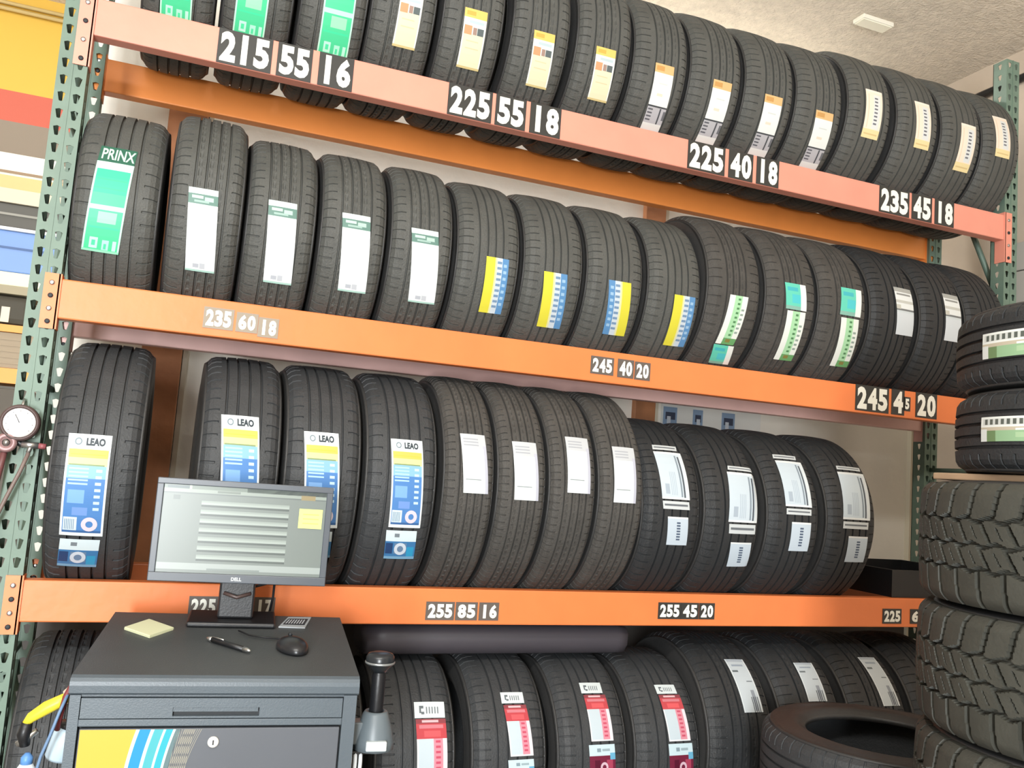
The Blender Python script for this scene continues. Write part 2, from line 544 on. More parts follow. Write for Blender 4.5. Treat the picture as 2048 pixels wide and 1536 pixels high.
def sidewall_mesh(k, s):
    r, w, bead = KIND[k][:3]
    rb = r * bead
    tw = 0.452 * w
    rs = crown(k, tw)
    h = rs - rb
    prof = [(tw, rs), (tw + 0.008 * w / 0.24, rs - 0.006), (0.476 * w, rs - 0.09 * h), (0.485 * w, rs - 0.20 * h), (0.492 * w, rs - 0.38 * h), (0.5 * w, rs - 0.52 * h),
            (0.497 * w, rs - 0.60 * h), (0.5 * w, rs - 0.62 * h), (0.49 * w, rs - 0.76 * h), (0.455 * w, rs - 0.90 * h), (0.43 * w, rb + 0.004), (0.42 * w, rb),
            (0.36 * w, rb), (0.36 * w, rb + 0.01), (0.42 * w, rb + 0.3 * h), (0.45 * w, rb + 0.55 * h), (0.43 * w, rs - 0.12 * h), (tw * 0.98, rs - 0.016)]
    n = 96
    vs, fs = [], []
    for i in range(n):
        a = 2 * PI * i / n
        for x, rr in prof:
            vs.append((s * x, -rr * math.cos(a), rr * math.sin(a)))
    nC = len(prof)
    for i in range(n):
        i2 = (i + 1) % n
        for c in range(nC):
            c2 = (c + 1) % nC
            fs.append((i * nC + c, i * nC + c2, i2 * nC + c2, i2 * nC + c))
    m = MB(); m.add(vs, fs, M_SIDE, True)
    me = m.mesh('sidewall_%s_%s' % (k, 'right' if s > 0 else 'left'))
    fix_normals(me)
    return me


MESH = {}


def tyre_parts(k, root, off):
    if k not in MESH:
        MESH[k] = (tread_mesh(k), sidewall_mesh(k, -1), sidewall_mesh(k, 1))
    t, a, b = MESH[k]
    link('tread', t, root, off)
    link('sidewall', a, root, off)
    link('sidewall', b, root, off)


WHITE, OFFW = (246, 250, 248), (226, 234, 234)
DK, MID = (70, 74, 80), (150, 156, 160)


def bars(u0, u1, v0, v1, n, col, vertical=False, duty=0.45):
    out = []
    for i in range(n):
        if vertical:
            a = u0 + (u1 - u0) * i / n
            out.append((a, a + (u1 - u0) / n * duty, v0, v1, col))
        else:
            a = v0 + (v1 - v0) * i / n
            out.append((u0, u1, a, a + (v1 - v0) / n * duty, col))
    return out


# sticker designs: rectangles (u0, u1, v0, v1, colour), v runs from the top edge (0) to the bottom edge (1)
DESIGN = {
    'green': [(0, 1, 0, 1, (80, 214, 156)), (0, 1, 0, .09, (214, 250, 234)), (0.06, .95, .09, .36, (58, 222, 158)), (.1, .9, .2, .215, (60, 214, 150)), (.08, .92, .30, .315, (60, 214, 150)),
              (0, 1, .49, .54, (190, 250, 220)), (.3, .8, .56, .68, (160, 246, 190)), (.1, .9, .72, .74, (70, 220, 165)), (0, .05, 0, 1, (196, 244, 222)), (.95, 1, 0, 1, (196, 244, 222)),
              (.18, .40, .84, .96, (190, 250, 226)), (.24, .34, .87, .93, (84, 226, 168)), (.52, .70, .86, .97, (176, 246, 218)), (.57, .64, .90, .96, (84, 226, 168)), (.80, .90, .86, .97, (190, 250, 226)),
              (0, 1, .975, 1, (150, 220, 190))],
    'prinx': [(0, 1, 0, 1, (50, 104, 84))],
    'white': [(0, 1, 0, 1, (240, 247, 248)), (0, 1, 0, .07, (226, 244, 240)), (0, 1, .07, .19, (104, 140, 130)), (.12, .5, .09, .125, (190, 214, 206)), (.55, .85, .10, .15, (180, 206, 198)), (.2, .7, .145, .17, (160, 190, 182)),
              (.0, .9, .19, .215, (214, 232, 228)), (.25, .75, .27, .285, (216, 222, 224)), (.2, .6, .34, .35, (222, 228, 230)), (.25, .45, .90, .95, (188, 194, 204)), (.48, .66, .89, .96, (200, 206, 214)), (0, 1, .975, 1, (176, 214, 204))],
    'yb': [(0, 1, 0, 1, (206, 218, 228)), (0, .40, 0, 1, (226, 218, 70)), (.40, .48, 0, 1, (226, 226, 176))] + bars(.5, .70, .06, .94, 9, (120, 150, 182)) + [(.72, 1, 0, 1, (96, 148, 198))] + bars(.78, .92, .1, .9, 7, (160, 196, 226)),
    'by': [(0, 1, 0, 1, (206, 218, 228)), (.60, 1, 0, 1, (226, 218, 70)), (.52, .60, 0, 1, (226, 226, 176))] + bars(.30, .50, .06, .94, 9, (120, 150, 182)) + [(0, .28, 0, 1, (96, 148, 198))] + bars(.08, .22, .1, .9, 7, (160, 196, 226)),
    'gs': [(0, 1, 0, 1, (240, 246, 240)), (.30, .70, 0, 1, (176, 226, 180))] + bars(.48, .62, .05, .95, 10, (84, 140, 92)) + bars(.74, .9, .25, .8, 6, (150, 170, 160)) + [(.30, 1, .86, 1, (110, 170, 110)), (.45, .7, .88, .95, (140, 130, 70))],
    'teal': [(0, 1, 0, 1, (104, 214, 190)), (.72, 1, 0, 1, (244, 250, 246)), (.1, .6, .15, .3, (74, 190, 200)), (.3, .7, .42, .75, (84, 206, 214)), (0, .72, .86, 1, (140, 190, 176))],
    'tan': [(0, 1, 0, 1, (240, 230, 196)), (0, 1, 0, .15, (236, 202, 112)), (.1, .5, .04, .11, (214, 176, 84)), (0, 1, .15, .42, (226, 234, 232)), (.05, .4, .28, .43, (222, 160, 118)), (.45, .62, .30, .42, (168, 140, 128)),
            (.64, .92, .30, .42, (96, 106, 108)), (.25, .9, .19, .24, (190, 208, 214)), (0, .06, .15, 1, (248, 246, 236)), (.94, 1, .15, 1, (248, 246, 236)), (.2, .75, .52, .54, (222, 210, 170)), (.2, .8, .64, .66, (222, 210, 170)), (.0, 1, .96, 1, (214, 196, 140))],
    'slip': [(0, 1, 0, 1, (238, 243, 240)), (0, 1, 0, .13, (226, 186, 130)), (.08, .5, .03, .10, (206, 156, 92)), (.3, .75, .27, .29, (214, 220, 218)), (.3, .6, .42, .46, (232, 222, 204)), (0, 1, .60, .625, DK), (0, 1, .625, .87, (188, 188, 194))]
            + bars(.05, .3, .65, .86, 4, (96, 98, 106)) + [(.66, .74, .63, .87, (80, 84, 90)), (.88, 1, .66, .8, (110, 112, 118)), (0, 1, .87, 1, (228, 232, 230))],
    'cream': [(0, 1, 0, 1, (250, 232, 214)), (.46, .86, .10, .80, (226, 230, 230))] + bars(.52, .72, .16, .76, 8, (110, 112, 122)) + [(.14, .2, .1, .8, (236, 214, 190)), (0, 1, .82, 1, (240, 222, 168)), (.1, .9, .9, .93, (220, 196, 140)), (0, 1, 0, .05, (252, 240, 226))],
    'tag': [(0, 1, 0, 1, (238, 243, 243)), (0, 1, 0, .1, (176, 178, 174)), (.1, .9, .13, .17, (150, 152, 150)), (0, 1, .28, .34, (204, 206, 200)), (0, 1, .46, .50, (120, 124, 126)), (0, 1, .50, .54, (212, 222, 226)), (0, .25, .38, .47, (206, 206, 196)), (0, 1, .54, 1, (220, 228, 234))],
    'leao': [(0, 1, 0, 1, (238, 248, 250)), (.05, .96, .145, .225, (216, 196, 96)), (.05, .96, .225, .30, (232, 236, 158)), (.1, .9, .19, .20, (206, 196, 74)), (.08, .9, .285, .30, (136, 156, 110)), (.05, .95, .30, .965, (84, 136, 200)), (.05, .95, .30, .42, (140, 190, 234))]
            + bars(.1, .55, .32, .5, 5, (176, 214, 242)) + bars(.72, .86, .33, .76, 7, (196, 226, 244)) + [(.12, .5, .53, .66, (128, 176, 232)), (.25, .6, .7, .78, (118, 156, 222)), (.07, .38, .80, .94, (214, 232, 240))] + bars(.10, .34, .82, .93, 6, (120, 146, 176), True) + [(.05, .95, .94, .965, (64, 106, 162))],
    'leao2': [(0, 1, 0, 1, (222, 238, 244)), (.28, .44, .10, .22, (130, 140, 148)), (0, 1, .36, 1, (66, 126, 180)), (.02, .25, .42, .8, (40, 70, 116)), (.72, .95, .55, .9, (52, 160, 206)), (.3, .7, .42, .8, (112, 140, 172)), (0, 1, .90, 1, (126, 176, 210))],
    'plain': [(0, 1, 0, 1, (232, 240, 242)), (0, 1, 0, .26, (206, 210, 214))] + bars(.1, .7, .08, .24, 3, (176, 180, 188)) + [(.86, 1, .2, 1, (196, 198, 212)), (.84, .88, .26, 1, (246, 250, 250)), (.1, .72, .77, .785, (150, 160, 162)), (.1, .4, .62, .63, (208, 216, 220))],
    'strip': [(0, 1, 0, 1, (214, 220, 222)), (.06, .94, .35, .6, (110, 116, 122))],
    'blue': [(0, 1, 0, 1, (210, 224, 234)), (0, 1, 0, .05, (236, 242, 244)), (.70, .76, .08, .95, (140, 154, 166)), (.80, .86, .10, .97, (84, 92, 102)), (.88, 1, .04, 1, (226, 234, 238)), (.15, .3, .7, .9, (176, 190, 204))] + bars(.36, .6, .45, .92, 4, (184, 200, 214), True) + [(0, 1, .96, 1, (236, 242, 244))],
    'note': [(0, 1, 0, 1, (206, 220, 232)), (0, 1, 0, .06, (240, 244, 246))] + bars(.44, .62, .18, .86, 7, (84, 100, 124), False, .6),
    'head': [(0, 1, 0, 1, (226, 236, 238))] + [(.16, .30, .25, .42, (110, 118, 124)), (.16, .22, .42, .7, (110, 118, 124)), (.22, .32, .62, .78, (110, 118, 124))] + bars(.38, .84, .32, .74, 5, (128, 136, 142), True),
    'red': [(0, 1, 0, 1, (206, 220, 228)), (0, 1, 0, .08, (150, 70, 78)), (.2, .75, .02, .06, (232, 190, 196)), (0, 1, .08, .33, (202, 76, 84)), (.1, .9, .10, .16, (214, 130, 140)), (.25, .8, .2, .3, (232, 96, 102)), (.55, 1, .33, 1, (226, 148, 164))] + bars(.62, .78, .36, .96, 7, (206, 84, 110)) + [(.86, 1, .33, 1, (240, 230, 238)), (0, .05, .33, 1, (240, 244, 246)), (0, 1, .97, 1, (240, 240, 244))],
    'red2': [(0, 1, 0, 1, (208, 230, 238)), (.3, .45, .12, .24, (140, 160, 170)), (.5, .8, .14, .22, (160, 180, 188)), (0, 1, .36, 1, (120, 38, 64)), (.8, 1, .28, .5, (110, 180, 214)), (.2, .4, .5, .9, (90, 24, 48)), (.66, .9, .5, .8, (176, 70, 96))],
    'grey': [(0, 1, 0, 1, (204, 214, 220)), (0, 1, 0, .06, (180, 190, 200)), (.2, .8, .12, .16, (160, 172, 186)), (.1, .4, .24, .28, (110, 120, 124)), (.6, .9, .45, .47, (120, 128, 134)), (.62, .8, .62, .98, (150, 158, 168))] + bars(.55, .95, .74, 1.0, 4, (84, 90, 98), True) + [(.02, .06, 0, 1, (228, 236, 238)), (.95, 1, 0, 1, (230, 236, 238))],
    'side': [(0, 1, 0, 1, (232, 236, 232)), (.02, 1, .08, .34, (206, 210, 206))] + bars(.04, 1.0, .10, .32, 20, (92, 98, 92), True, .55) + [(0, 1, .42, .56, (196, 186, 166)), (.30, 1, .48, .56, (236, 238, 234)), (.06, 1, .56, 1, (150, 186, 146)), (.06, .14, .56, 1, (112, 138, 96)), (.3, .9, .64, .84, (170, 200, 160)), (0, .06, .5, 1, (222, 226, 224))],
}


def patch(design, P, nv=1):
    """P(u, v) -> point on the carrying surface; cells take the colour of the last rectangle over them"""
    rects = DESIGN[design]
    us = sorted({0.0, 1.0} | {round(min(1, max(0, q)), 4) for r in rects for q in r[:2]} | {i / 8 for i in range(9)})
    vq = {0.0, 1.0} | {round(min(1, max(0, q)), 4) for r in rects for q in r[2:4]} | {i / nv for i in range(nv + 1)}
    vq = sorted(vq)
    m = MB()
    for i in range(len(us) - 1):
        for j in range(len(vq) - 1):
            cu, cv = (us[i] + us[i + 1]) / 2, (vq[j] + vq[j + 1]) / 2
            col = None
            for r in rects:
                if r[0] <= cu <= r[1] and r[2] <= cv <= r[3]:
                    col = r[4]
            m.add([P(us[i], vq[j + 1]), P(us[i + 1], vq[j + 1]), P(us[i + 1], vq[j]), P(us[i], vq[j])], [(0, 1, 2, 3)], ink(col))
    return m


def label(root, k, off, spec):
    typ, x0, a0, x1, a1, w = spec

    def S(x, a, lift):
        rr = crown(k, x) + lift
        return (x, -rr * math.cos(a), rr * math.sin(a))

    def P(u, v, lift=0.0022):
        x = x0 + (x1 - x0) * v + (u - 0.5) * w
        return S(x, a0 + (a1 - a0) * v, lift)
    nv = max(2, int(abs(a1 - a0) / 0.07))
    lb = patch(typ, P, nv).build('label', root, off)

    def words(s, u0, u1, v0, v1, col, fat=0.02):
        vs, fs = text_geo(s, fat)
        m = MB()
        m.add([P(u0 + (u1 - u0) * x, v1 + (v0 - v1) * y, 0.0030) for x, y in vs], fs, ink(col))
        m.build('lettering', lb)

    def ring(u, v, ru, rv, col, inner=0.6, n=20):
        m = MB()
        vs = []
        for q in (1, inner):
            for i in range(n):
                a = 2 * PI * i / n
                vs.append(P(u + ru * q * math.cos(a), v + rv * q * math.sin(a), 0.0030))
        m.add(vs, [(i, (i + 1) % n, n + (i + 1) % n, n + i) for i in range(n)], ink(col))
        m.build('emblem', lb)
    if typ == 'leao':
        words('LEAO', .42, .86, .035, .110, (56, 66, 74), 0.05)
        ring(.24, .073, .085, .036, (130, 146, 154), .65)
        ring(.67, .87, .19, .075, (226, 214, 226), .45)
    elif typ == 'leao2':
        ring(.5, .62, .2, .22, (214, 224, 236), .5)
    elif typ == 'prinx':
        words('PRINX', .08, .98, .15, .85, (206, 236, 222))
    elif typ == 'red2':
        ring(.56, .74, .15, .17, (222, 190, 204), .5)
    return lb


ROWNAME = ('top shelf', 'second shelf down', 'third shelf down', 'bottom row')
TIRES = [
(0,0,0.22,3.2065,'t1a',[('green', -0.012, -0.141, -0.004, -0.921, 0.09)]),
(0,1,0.449,3.2065,'t1a',[('green', -0.02, -0.084, -0.019, -0.908, 0.095)]),
(0,2,0.677,3.2065,'t1a',[('green', 0.01, -0.042, 0.016, -0.914, 0.098)]),
(0,3,0.897,3.2126,'t1b',[('tan', 0.016, -0.112, 0.015, -0.676, 0.076)]),
(0,4,1.132,3.2126,'t1b',[('tan', -0.0, -0.156, 0.007, -0.724, 0.079)]),
(0,5,1.377,3.2126,'t1b',[('tan', 0.005, -0.193, 0.017, -0.74, 0.078)]),
(0,6,1.618,3.2126,'t1b',[('tan', 0.001, -0.185, 0.013, -0.724, 0.077)]),
(0,7,1.857,3.1967,'t1c',[('slip', 0.007, -0.131, 0.019, -0.883, 0.078)]),
(0,8,2.095,3.1967,'t1c',[('slip', 0.02, -0.139, 0.022, -0.875, 0.082)]),
(0,9,2.339,3.1967,'t1c',[('slip', 0.009, -0.147, 0.019, -0.876, 0.082)]),
(0,10,2.579,3.1967,'t1c',[('slip', 0.015, -0.172, 0.03, -0.886, 0.086)]),
(0,11,2.821,3.2102,'t1d',[('cream', 0.005, 0.208, 0.003, -0.385, 0.084)]),
(0,12,3.076,3.2102,'t1d',[('cream', 0.007, 0.236, 0.019, -0.349, 0.081)]),
(0,13,3.318,3.2102,'t1d',[('cream', 0.021, 0.11, 0.017, -0.49, 0.085)]),
(0,14,3.559,3.2102,'t1d',[('cream', -0.012, 0.372, -0.01, -0.195, 0.083)]),
(1,0,0.123,2.3483,'t2a',[('prinx', -0.009, 0.446, -0.013, 0.277, 0.096), ('green', -0.013, 0.277, -0.03, -0.557, 0.097)]),
(1,1,0.363,2.3729,'t2b',[('white', -0.013, 0.071, 0.001, -0.66, 0.082)]),
(1,2,0.58,2.3545,'t2c',[('white', -0.003, 0.156, 0.009, -0.631, 0.084)]),
(1,3,0.8,2.3545,'t2c',[('white', 0.001, 0.155, 0.017, -0.609, 0.088)]),
(1,4,1.021,2.3545,'t2c',[('white', 0.002, 0.123, 0.024, -0.62, 0.089)]),
(1,5,1.252,2.3489,'t2d',[('yb', 0.026, -0.018, 0.031, -0.61, 0.08)]),
(1,6,1.489,2.3489,'t2d',[('yb', 0.001, -0.074, 0.016, -0.684, 0.087)]),
(1,7,1.726,2.3489,'t2d',[('by', 0.01, -0.052, 0.03, -0.664, 0.088)]),
(1,8,1.969,2.3489,'t2d',[('yb', 0.034, -0.094, 0.039, -0.697, 0.089)]),
(1,9,2.21,2.3741,'t2e',[('gs', 0.01, -0.08, -0.002, -0.635, 0.08), ('teal', -0.0, -0.647, 0.019, -0.904, 0.088)]),
(1,10,2.467,2.3741,'t2e',[('teal', 0.004, 0.166, 0.012, -0.13, 0.096), ('gs', 0.015, -0.146, 0.023, -0.732, 0.085)]),
(1,11,2.715,2.3741,'t2e',[('teal', 0.028, 0.23, 0.021, -0.096, 0.102), ('gs', 0.022, -0.125, 0.043, -0.714, 0.088)]),
(1,12,2.966,2.3789,'t2f',[('tag', 0.039, 0.34, 0.048, -0.232, 0.092)]),
(1,13,3.225,2.3789,'t2f',[('tag', 0.043, 0.377, 0.042, -0.212, 0.089)]),
(1,14,3.474,2.3789,'t2f',[]),
(2,0,0.153,1.5756,'t3a',[('leao', -0.018, 0.234, -0.016, -0.527, 0.107), ('leao2', -0.017, -0.559, -0.023, -0.845, 0.099)]),
(2,1,0.526,1.5756,'t3a',[('leao', -0.009, 0.482, 0.014, -0.34, 0.105), ('leao2', 0.014, -0.373, 0.021, -0.631, 0.1)]),
(2,2,0.766,1.5756,'t3a',[('leao', -0.014, 0.398, 0.007, -0.371, 0.102), ('leao2', -0.003, -0.403, 0.005, -0.656, 0.097)]),
(2,3,1.007,1.5756,'t3a',[('leao', 0.007, 0.395, 0.021, -0.338, 0.1), ('leao2', 0.015, -0.365, 0.025, -0.642, 0.096)]),
(2,4,1.223,1.5837,'t3b',[('plain', 0.005, 0.465, 0.018, -0.037, 0.083)]),
(2,5,1.412,1.5837,'t3b',[('plain', 0.001, 0.434, 0.01, -0.068, 0.084)]),
(2,6,1.593,1.5837,'t3b',[('plain', 0.014, 0.526, 0.013, 0.02, 0.084)]),
(2,7,1.767,1.5837,'t3b',[('plain', 0.006, 0.469, 0.004, -0.038, 0.084)]),
(2,8,1.988,1.5414,'t3c',[('strip', -0.001, 0.757, -0.005, 0.693, 0.099), ('blue', 0.0, 0.668, 0.006, 0.146, 0.112), ('strip', 0.005, 0.126, 0.008, 0.046, 0.107), ('note', 0.015, -0.029, 0.024, -0.318, 0.083)]),
(2,9,2.241,1.5414,'t3c',[('strip', 0.049, 0.56, 0.045, 0.511, 0.114), ('blue', 0.045, 0.487, 0.034, -0.047, 0.127), ('strip', 0.033, -0.068, 0.036, -0.167, 0.116), ('note', 0.038, -0.259, 0.051, -0.542, 0.091)]),
(2,10,2.513,1.5414,'t3c',[('strip', 0.007, 0.78, 0.001, 0.719, 0.107), ('blue', 0.011, 0.692, 0.01, 0.153, 0.121), ('strip', 0.01, 0.131, 0.009, 0.067, 0.114), ('note', 0.021, -0.011, 0.023, -0.325, 0.089)]),
(2,11,2.786,1.5414,'t3c',[('strip', 0.026, 0.69, 0.022, 0.639, 0.118), ('blue', 0.024, 0.606, 0.007, 0.052, 0.131), ('strip', 0.004, 0.029, 0.003, -0.048, 0.121), ('note', 0.019, -0.129, 0.027, -0.429, 0.094)]),
(3,0,0.135,0.7146,'t4a',[]),
(3,1,1.138,0.6846,'t4b',[('head', 0.045, 0.718, 0.043, 0.564, 0.1), ('red', 0.045, 0.555, 0.049, 0.021, 0.098)]),
(3,2,1.45,0.6846,'t4b',[('head', 0.019, 0.795, 0.018, 0.679, 0.08), ('red', 0.022, 0.663, 0.034, 0.189, 0.08), ('red2', 0.03, 0.158, 0.038, -0.077, 0.089)]),
(3,3,1.748,0.6846,'t4b',[('head', 0.019, 0.885, 0.017, 0.762, 0.081), ('red', 0.023, 0.745, 0.026, 0.289, 0.083), ('red2', 0.022, 0.257, 0.027, -0.03, 0.096)]),
(3,4,2.036,0.6846,'t4b',[('head', 0.022, 0.841, 0.023, 0.735, 0.082), ('red', 0.028, 0.723, 0.037, 0.254, 0.087), ('red2', 0.037, 0.23, 0.044, -0.081, 0.096)]),
(3,5,2.316,0.7182,'t4c',[('grey', 0.045, 0.967, 0.052, 0.398, 0.083)]),
(3,6,2.631,0.7182,'t4c',[('grey', 0.034, 0.91, 0.031, 0.482, 0.088)]),
(3,7,2.95,0.7182,'t4c',[('grey', 0.042, 0.976, 0.057, 0.412, 0.085)]),
]
TL = {
    0: ['leftmost of the three tires with bright green stickers on the top shelf', 'middle one of the three green-stickered tires on the top shelf',
        'right-hand one of the three green-stickered tires on the top shelf, above the number 16',
        'first from the left of the top-shelf tires with cream and gold photo stickers', 'second from the left of the top-shelf tires with cream and gold photo stickers',
        'third from the left of the top-shelf tires with cream and gold photo stickers', 'last on the right of the top-shelf tires with cream and gold photo stickers',
        'first from the left of the top-shelf tires with long white tan-topped stickers', 'second from the left of the top-shelf tires with long white tan-topped stickers',
        'third from the left of the top-shelf tires with long white tan-topped stickers', 'last on the right of the top-shelf tires with long white tan-topped stickers',
        'first from the left of the top-shelf tires with short peach-edged stickers', 'second from the left of the top-shelf tires with short peach-edged stickers',
        'third from the left of the top-shelf tires with short peach-edged stickers', 'tire at the right end of the top shelf against the post'],
    1: ['tire with a tall bright green sticker at the left end of the second shelf', 'tallest of the white-stickered tires on the second shelf, beside the green one',
        'second from the left of the second-shelf tires with white stickers', 'third from the left of the second-shelf tires with white stickers',
        'last on the right of the second-shelf tires with teal-headed white stickers',
        'first from the left of the tires with yellow and blue stickers', 'second from the left of the tires with yellow and blue stickers',
        'tire whose yellow and blue sticker is flipped, blue on the left', 'last on the right of the tires with yellow and blue stickers',
        'brownish tire with green striped sticker and teal square at its bottom end', 'brownish tire with teal square above green striped sticker, left of its twin',
        'brownish tire with teal square above green striped sticker, right of its twin',
        'dark tire with torn white tag, left one of two on the second shelf', 'dark tire with torn white tag, right one of two on the second shelf',
        'unlabelled tire at the right end of the second shelf, half hidden by the stack'],
    2: ['tire with blue and yellow sticker standing alone beside the left post', 'tire with blue and yellow sticker directly behind the monitor, left of two',
        'tire with blue and yellow sticker partly covered by the right edge of the monitor', 'tire with blue and yellow sticker just right of the monitor, fully visible',
        'first from the left of the narrow brownish tires with plain white stickers', 'second from the left of the narrow brownish tires with plain white stickers',
        'third from the left of the narrow brownish tires with plain white stickers', 'last on the right of the narrow brownish tires with plain white stickers',
        'first from the left of the black tires with pale blue stickers', 'second from the left of the black tires with pale blue stickers',
        'third from the left of the black tires with pale blue stickers', 'last on the right of the black tires with pale blue stickers'],
    3: ['bottom-row tire left of the grey cabinet with deep tread grooves', 'bottom-row tire with red and white sticker beside the black-handled clamp',
        'second from the left of the bottom-row tires with red and white stickers', 'third from the left of the bottom-row tires with red and white stickers',
        'last on the right of the bottom-row tires with red and white stickers',
        'first from the left of the dark bottom-row tires with slanted grey stickers', 'second from the left of the dark bottom-row tires with slanted grey stickers',
        'last on the right of the dark bottom-row tires with slanted grey stickers'],
}
TG = {'t1a': 'green-stickered tires on the top shelf', 't1b': 'cream-stickered tires on the top shelf', 't1c': 'white-stickered tires on the top shelf',
      't1d': 'peach-stickered tires on the top shelf', 't2c': 'white-stickered tires on the second shelf', 't2b': 'white-stickered tires on the second shelf',
      't2d': 'yellow and blue stickered tires', 't2e': 'green and teal stickered tires', 't2f': 'dark tires at the right of the second shelf',
      't3a': 'blue and yellow stickered tires', 't3b': 'narrow white-stickered tires', 't3c': 'pale blue stickered tires', 't4b': 'red-stickered bottom-row tires',
      't4c': 'grey-stickered bottom-row tires'}
BX = {(0, 14): 3.551, (2, 5): 1.404, (2, 6): 1.585, (2, 7): 1.766}
for row, i, xc, zc, k, labs in TIRES:
    r = KIND[k][0]
    xc = BX.get((row, i), xc)
    root = thing('tire', TL[row][i], 'tire', (xc, YC, zc - r), (0, 0, 0), TG.get(k))
    tyre_parts(k, root, (0, 0, r))
    for s in labs:
        label(root, k, (0, 0, r), s)
r = KIND['t4b'][0]
root = thing('tire', 'bottom-row tire peeking out right behind the grey cabinet, its sticker hidden', 'tire', (0.845, YC, TIRES[-7][3] - r), (0, 0, 0), TG['t4b'])
tyre_parts('t4b', root, (0, 0, r))
r = KIND['t4c'][0]
root = thing('tire', 'dark bottom-row tire at the far right, half hidden by the mud tire stack', 'tire', (3.262, YC, TIRES[-1][3] - r))
tyre_parts('t4c', root, (0, 0, r))

# ---- tires lying flat: axis turned upright
UP = (0, -PI / 2, 0)


def lying(name, k, x, y, z, lab, group=None):
    root = thing(name, lab, 'tire', (x, y, z), (0, 0, 0), group)
    hub = KIND[k][1] / 2
    if k not in MESH:
        MESH[k] = (tread_mesh(k), sidewall_mesh(k, -1), sidewall_mesh(k, 1))
    for nm, me in zip(('tread', 'sidewall', 'sidewall'), MESH[k]):
        o = link(nm, me, root, (0, 0, hub))
        o.rotation_euler = UP
    return root


for n_, lb in enumerate(('plain black tire lying flat, lowest of the stack before the bottom row', 'plain black tire lying flat, second from the floor before the bottom row',
                         'plain black tire lying flat, third from the floor before the bottom row', 'worn black tire lying flat on top, its open hole facing up, bottom right')):
    t = lying('tire', 'flat', 2.489, -0.583, 0.003 + n_ * 0.2325, lb, 'plain tires stacked flat')

# mud-terrain tires: a tread of real interlocking lugs
MR, MW = 0.41, 0.283


def mud_tread():
    N = 42
    nA, nX = N * 22, 96
    tw = 0.47 * MW
    vs, fs = [], []

    def saw(t):
        return t - math.floor(t)

    def height(th, u):
        """lug height 0..1 at angle th, across position u in -1..1"""
        p = th / (2 * PI) * N
        au = abs(u)
        g = 0.40 + 0.030 * math.sin(2 * PI * p + (0.6 if u > 0 else 2.2))
        if au > g + 0.030:                                    # long shoulder lugs, split by straight slots
            t = saw(p + (0.45 * (au - 0.4) if u > 0 else 0.10 * au + 0.42))
            return 1.0 if 0.08 < t < 0.90 else 0.0
        if au > g - 0.030:
            return 0.0
        zig = 0.035 * (abs(2 * saw(p + 0.2) - 1) * 2 - 1)
        if abs(u - zig) < 0.028:
            return 0.0
        t = saw(p - 1.25 * u + (0.0 if u > zig else 0.45))     # slanted centre blocks
        if 0.44 < t < 0.49 and abs(au - 0.2) < 0.09:
            return 0.45
        return 1.0 if 0.07 < t < 0.91 else 0.0
    for i in range(nA):
        th = 2 * PI * i / nA
        ca, sa = math.cos(th), math.sin(th)
        for j in range(nX):
            u = -1 + 2 * j / (nX - 1)
            x = u * tw
            rr = MR - 0.006 * u * u - (0.016 * ((abs(u) - 0.8) / 0.2) ** 2 if abs(u) > 0.8 else 0)
            rr -= 0.016 * (1 - height(th, u))
            vs.append((x, -rr * ca, rr * sa))
        for x, rr in ((tw * 1.01, MR - 0.05), (0, MR - 0.032), (-tw * 1.01, MR - 0.05)):
            vs.append((x, -rr * ca, rr * sa))
    nC = nX + 3
    for i in range(nA):
        i2 = (i + 1) % nA
        for c in range(nC):
            c2 = (c + 1) % nC
            fs.append((i * nC + c, i * nC + c2, i2 * nC + c2, i2 * nC + c))
    m = MB(); m.add(vs, fs, M_MUD, False)
    me = m.mesh('mud_tread'); fix_normals(me)
    return me


KIND['mud'] = (MR, MW, 0.56, (), 0, 0, 0, M_MUD)
_cr = crown


def crown(k, x):
    return MR - 0.022 if k == 'mud' else _cr(k, x)


MESH['mud'] = (mud_tread(), None, None)


def mud_side(s):
    rb = MR * 0.56
    tw = 0.47 * MW
    prof = [(tw, MR - 0.034), (tw * 1.03, MR - 0.05), (0.5 * MW, MR - 0.09), (0.495 * MW, rb + 0.05), (0.44 * MW, rb + 0.004), (0.42 * MW, rb), (0.36 * MW, rb), (0.37 * MW, rb + 0.012), (0.44 * MW, MR - 0.09), (tw * 0.97, MR - 0.046)]
    vs, fs = [], []
    n = 96
    for i in range(n):
        a = 2 * PI * i / n
        for x, rr in prof:
            vs.append((s * x, -rr * math.cos(a), rr * math.sin(a)))
    for i in range(n):
        for c in range(len(prof)):
            c2, i2 = (c + 1) % len(prof), (i + 1) % n
            fs.append((i * len(prof) + c, i * len(prof) + c2, i2 * len(prof) + c2, i2 * len(prof) + c))
    m = MB(); m.add(vs, fs, M_SIDE, True)
    me = m.mesh('mud_sidewall'); fix_normals(me)
    return me


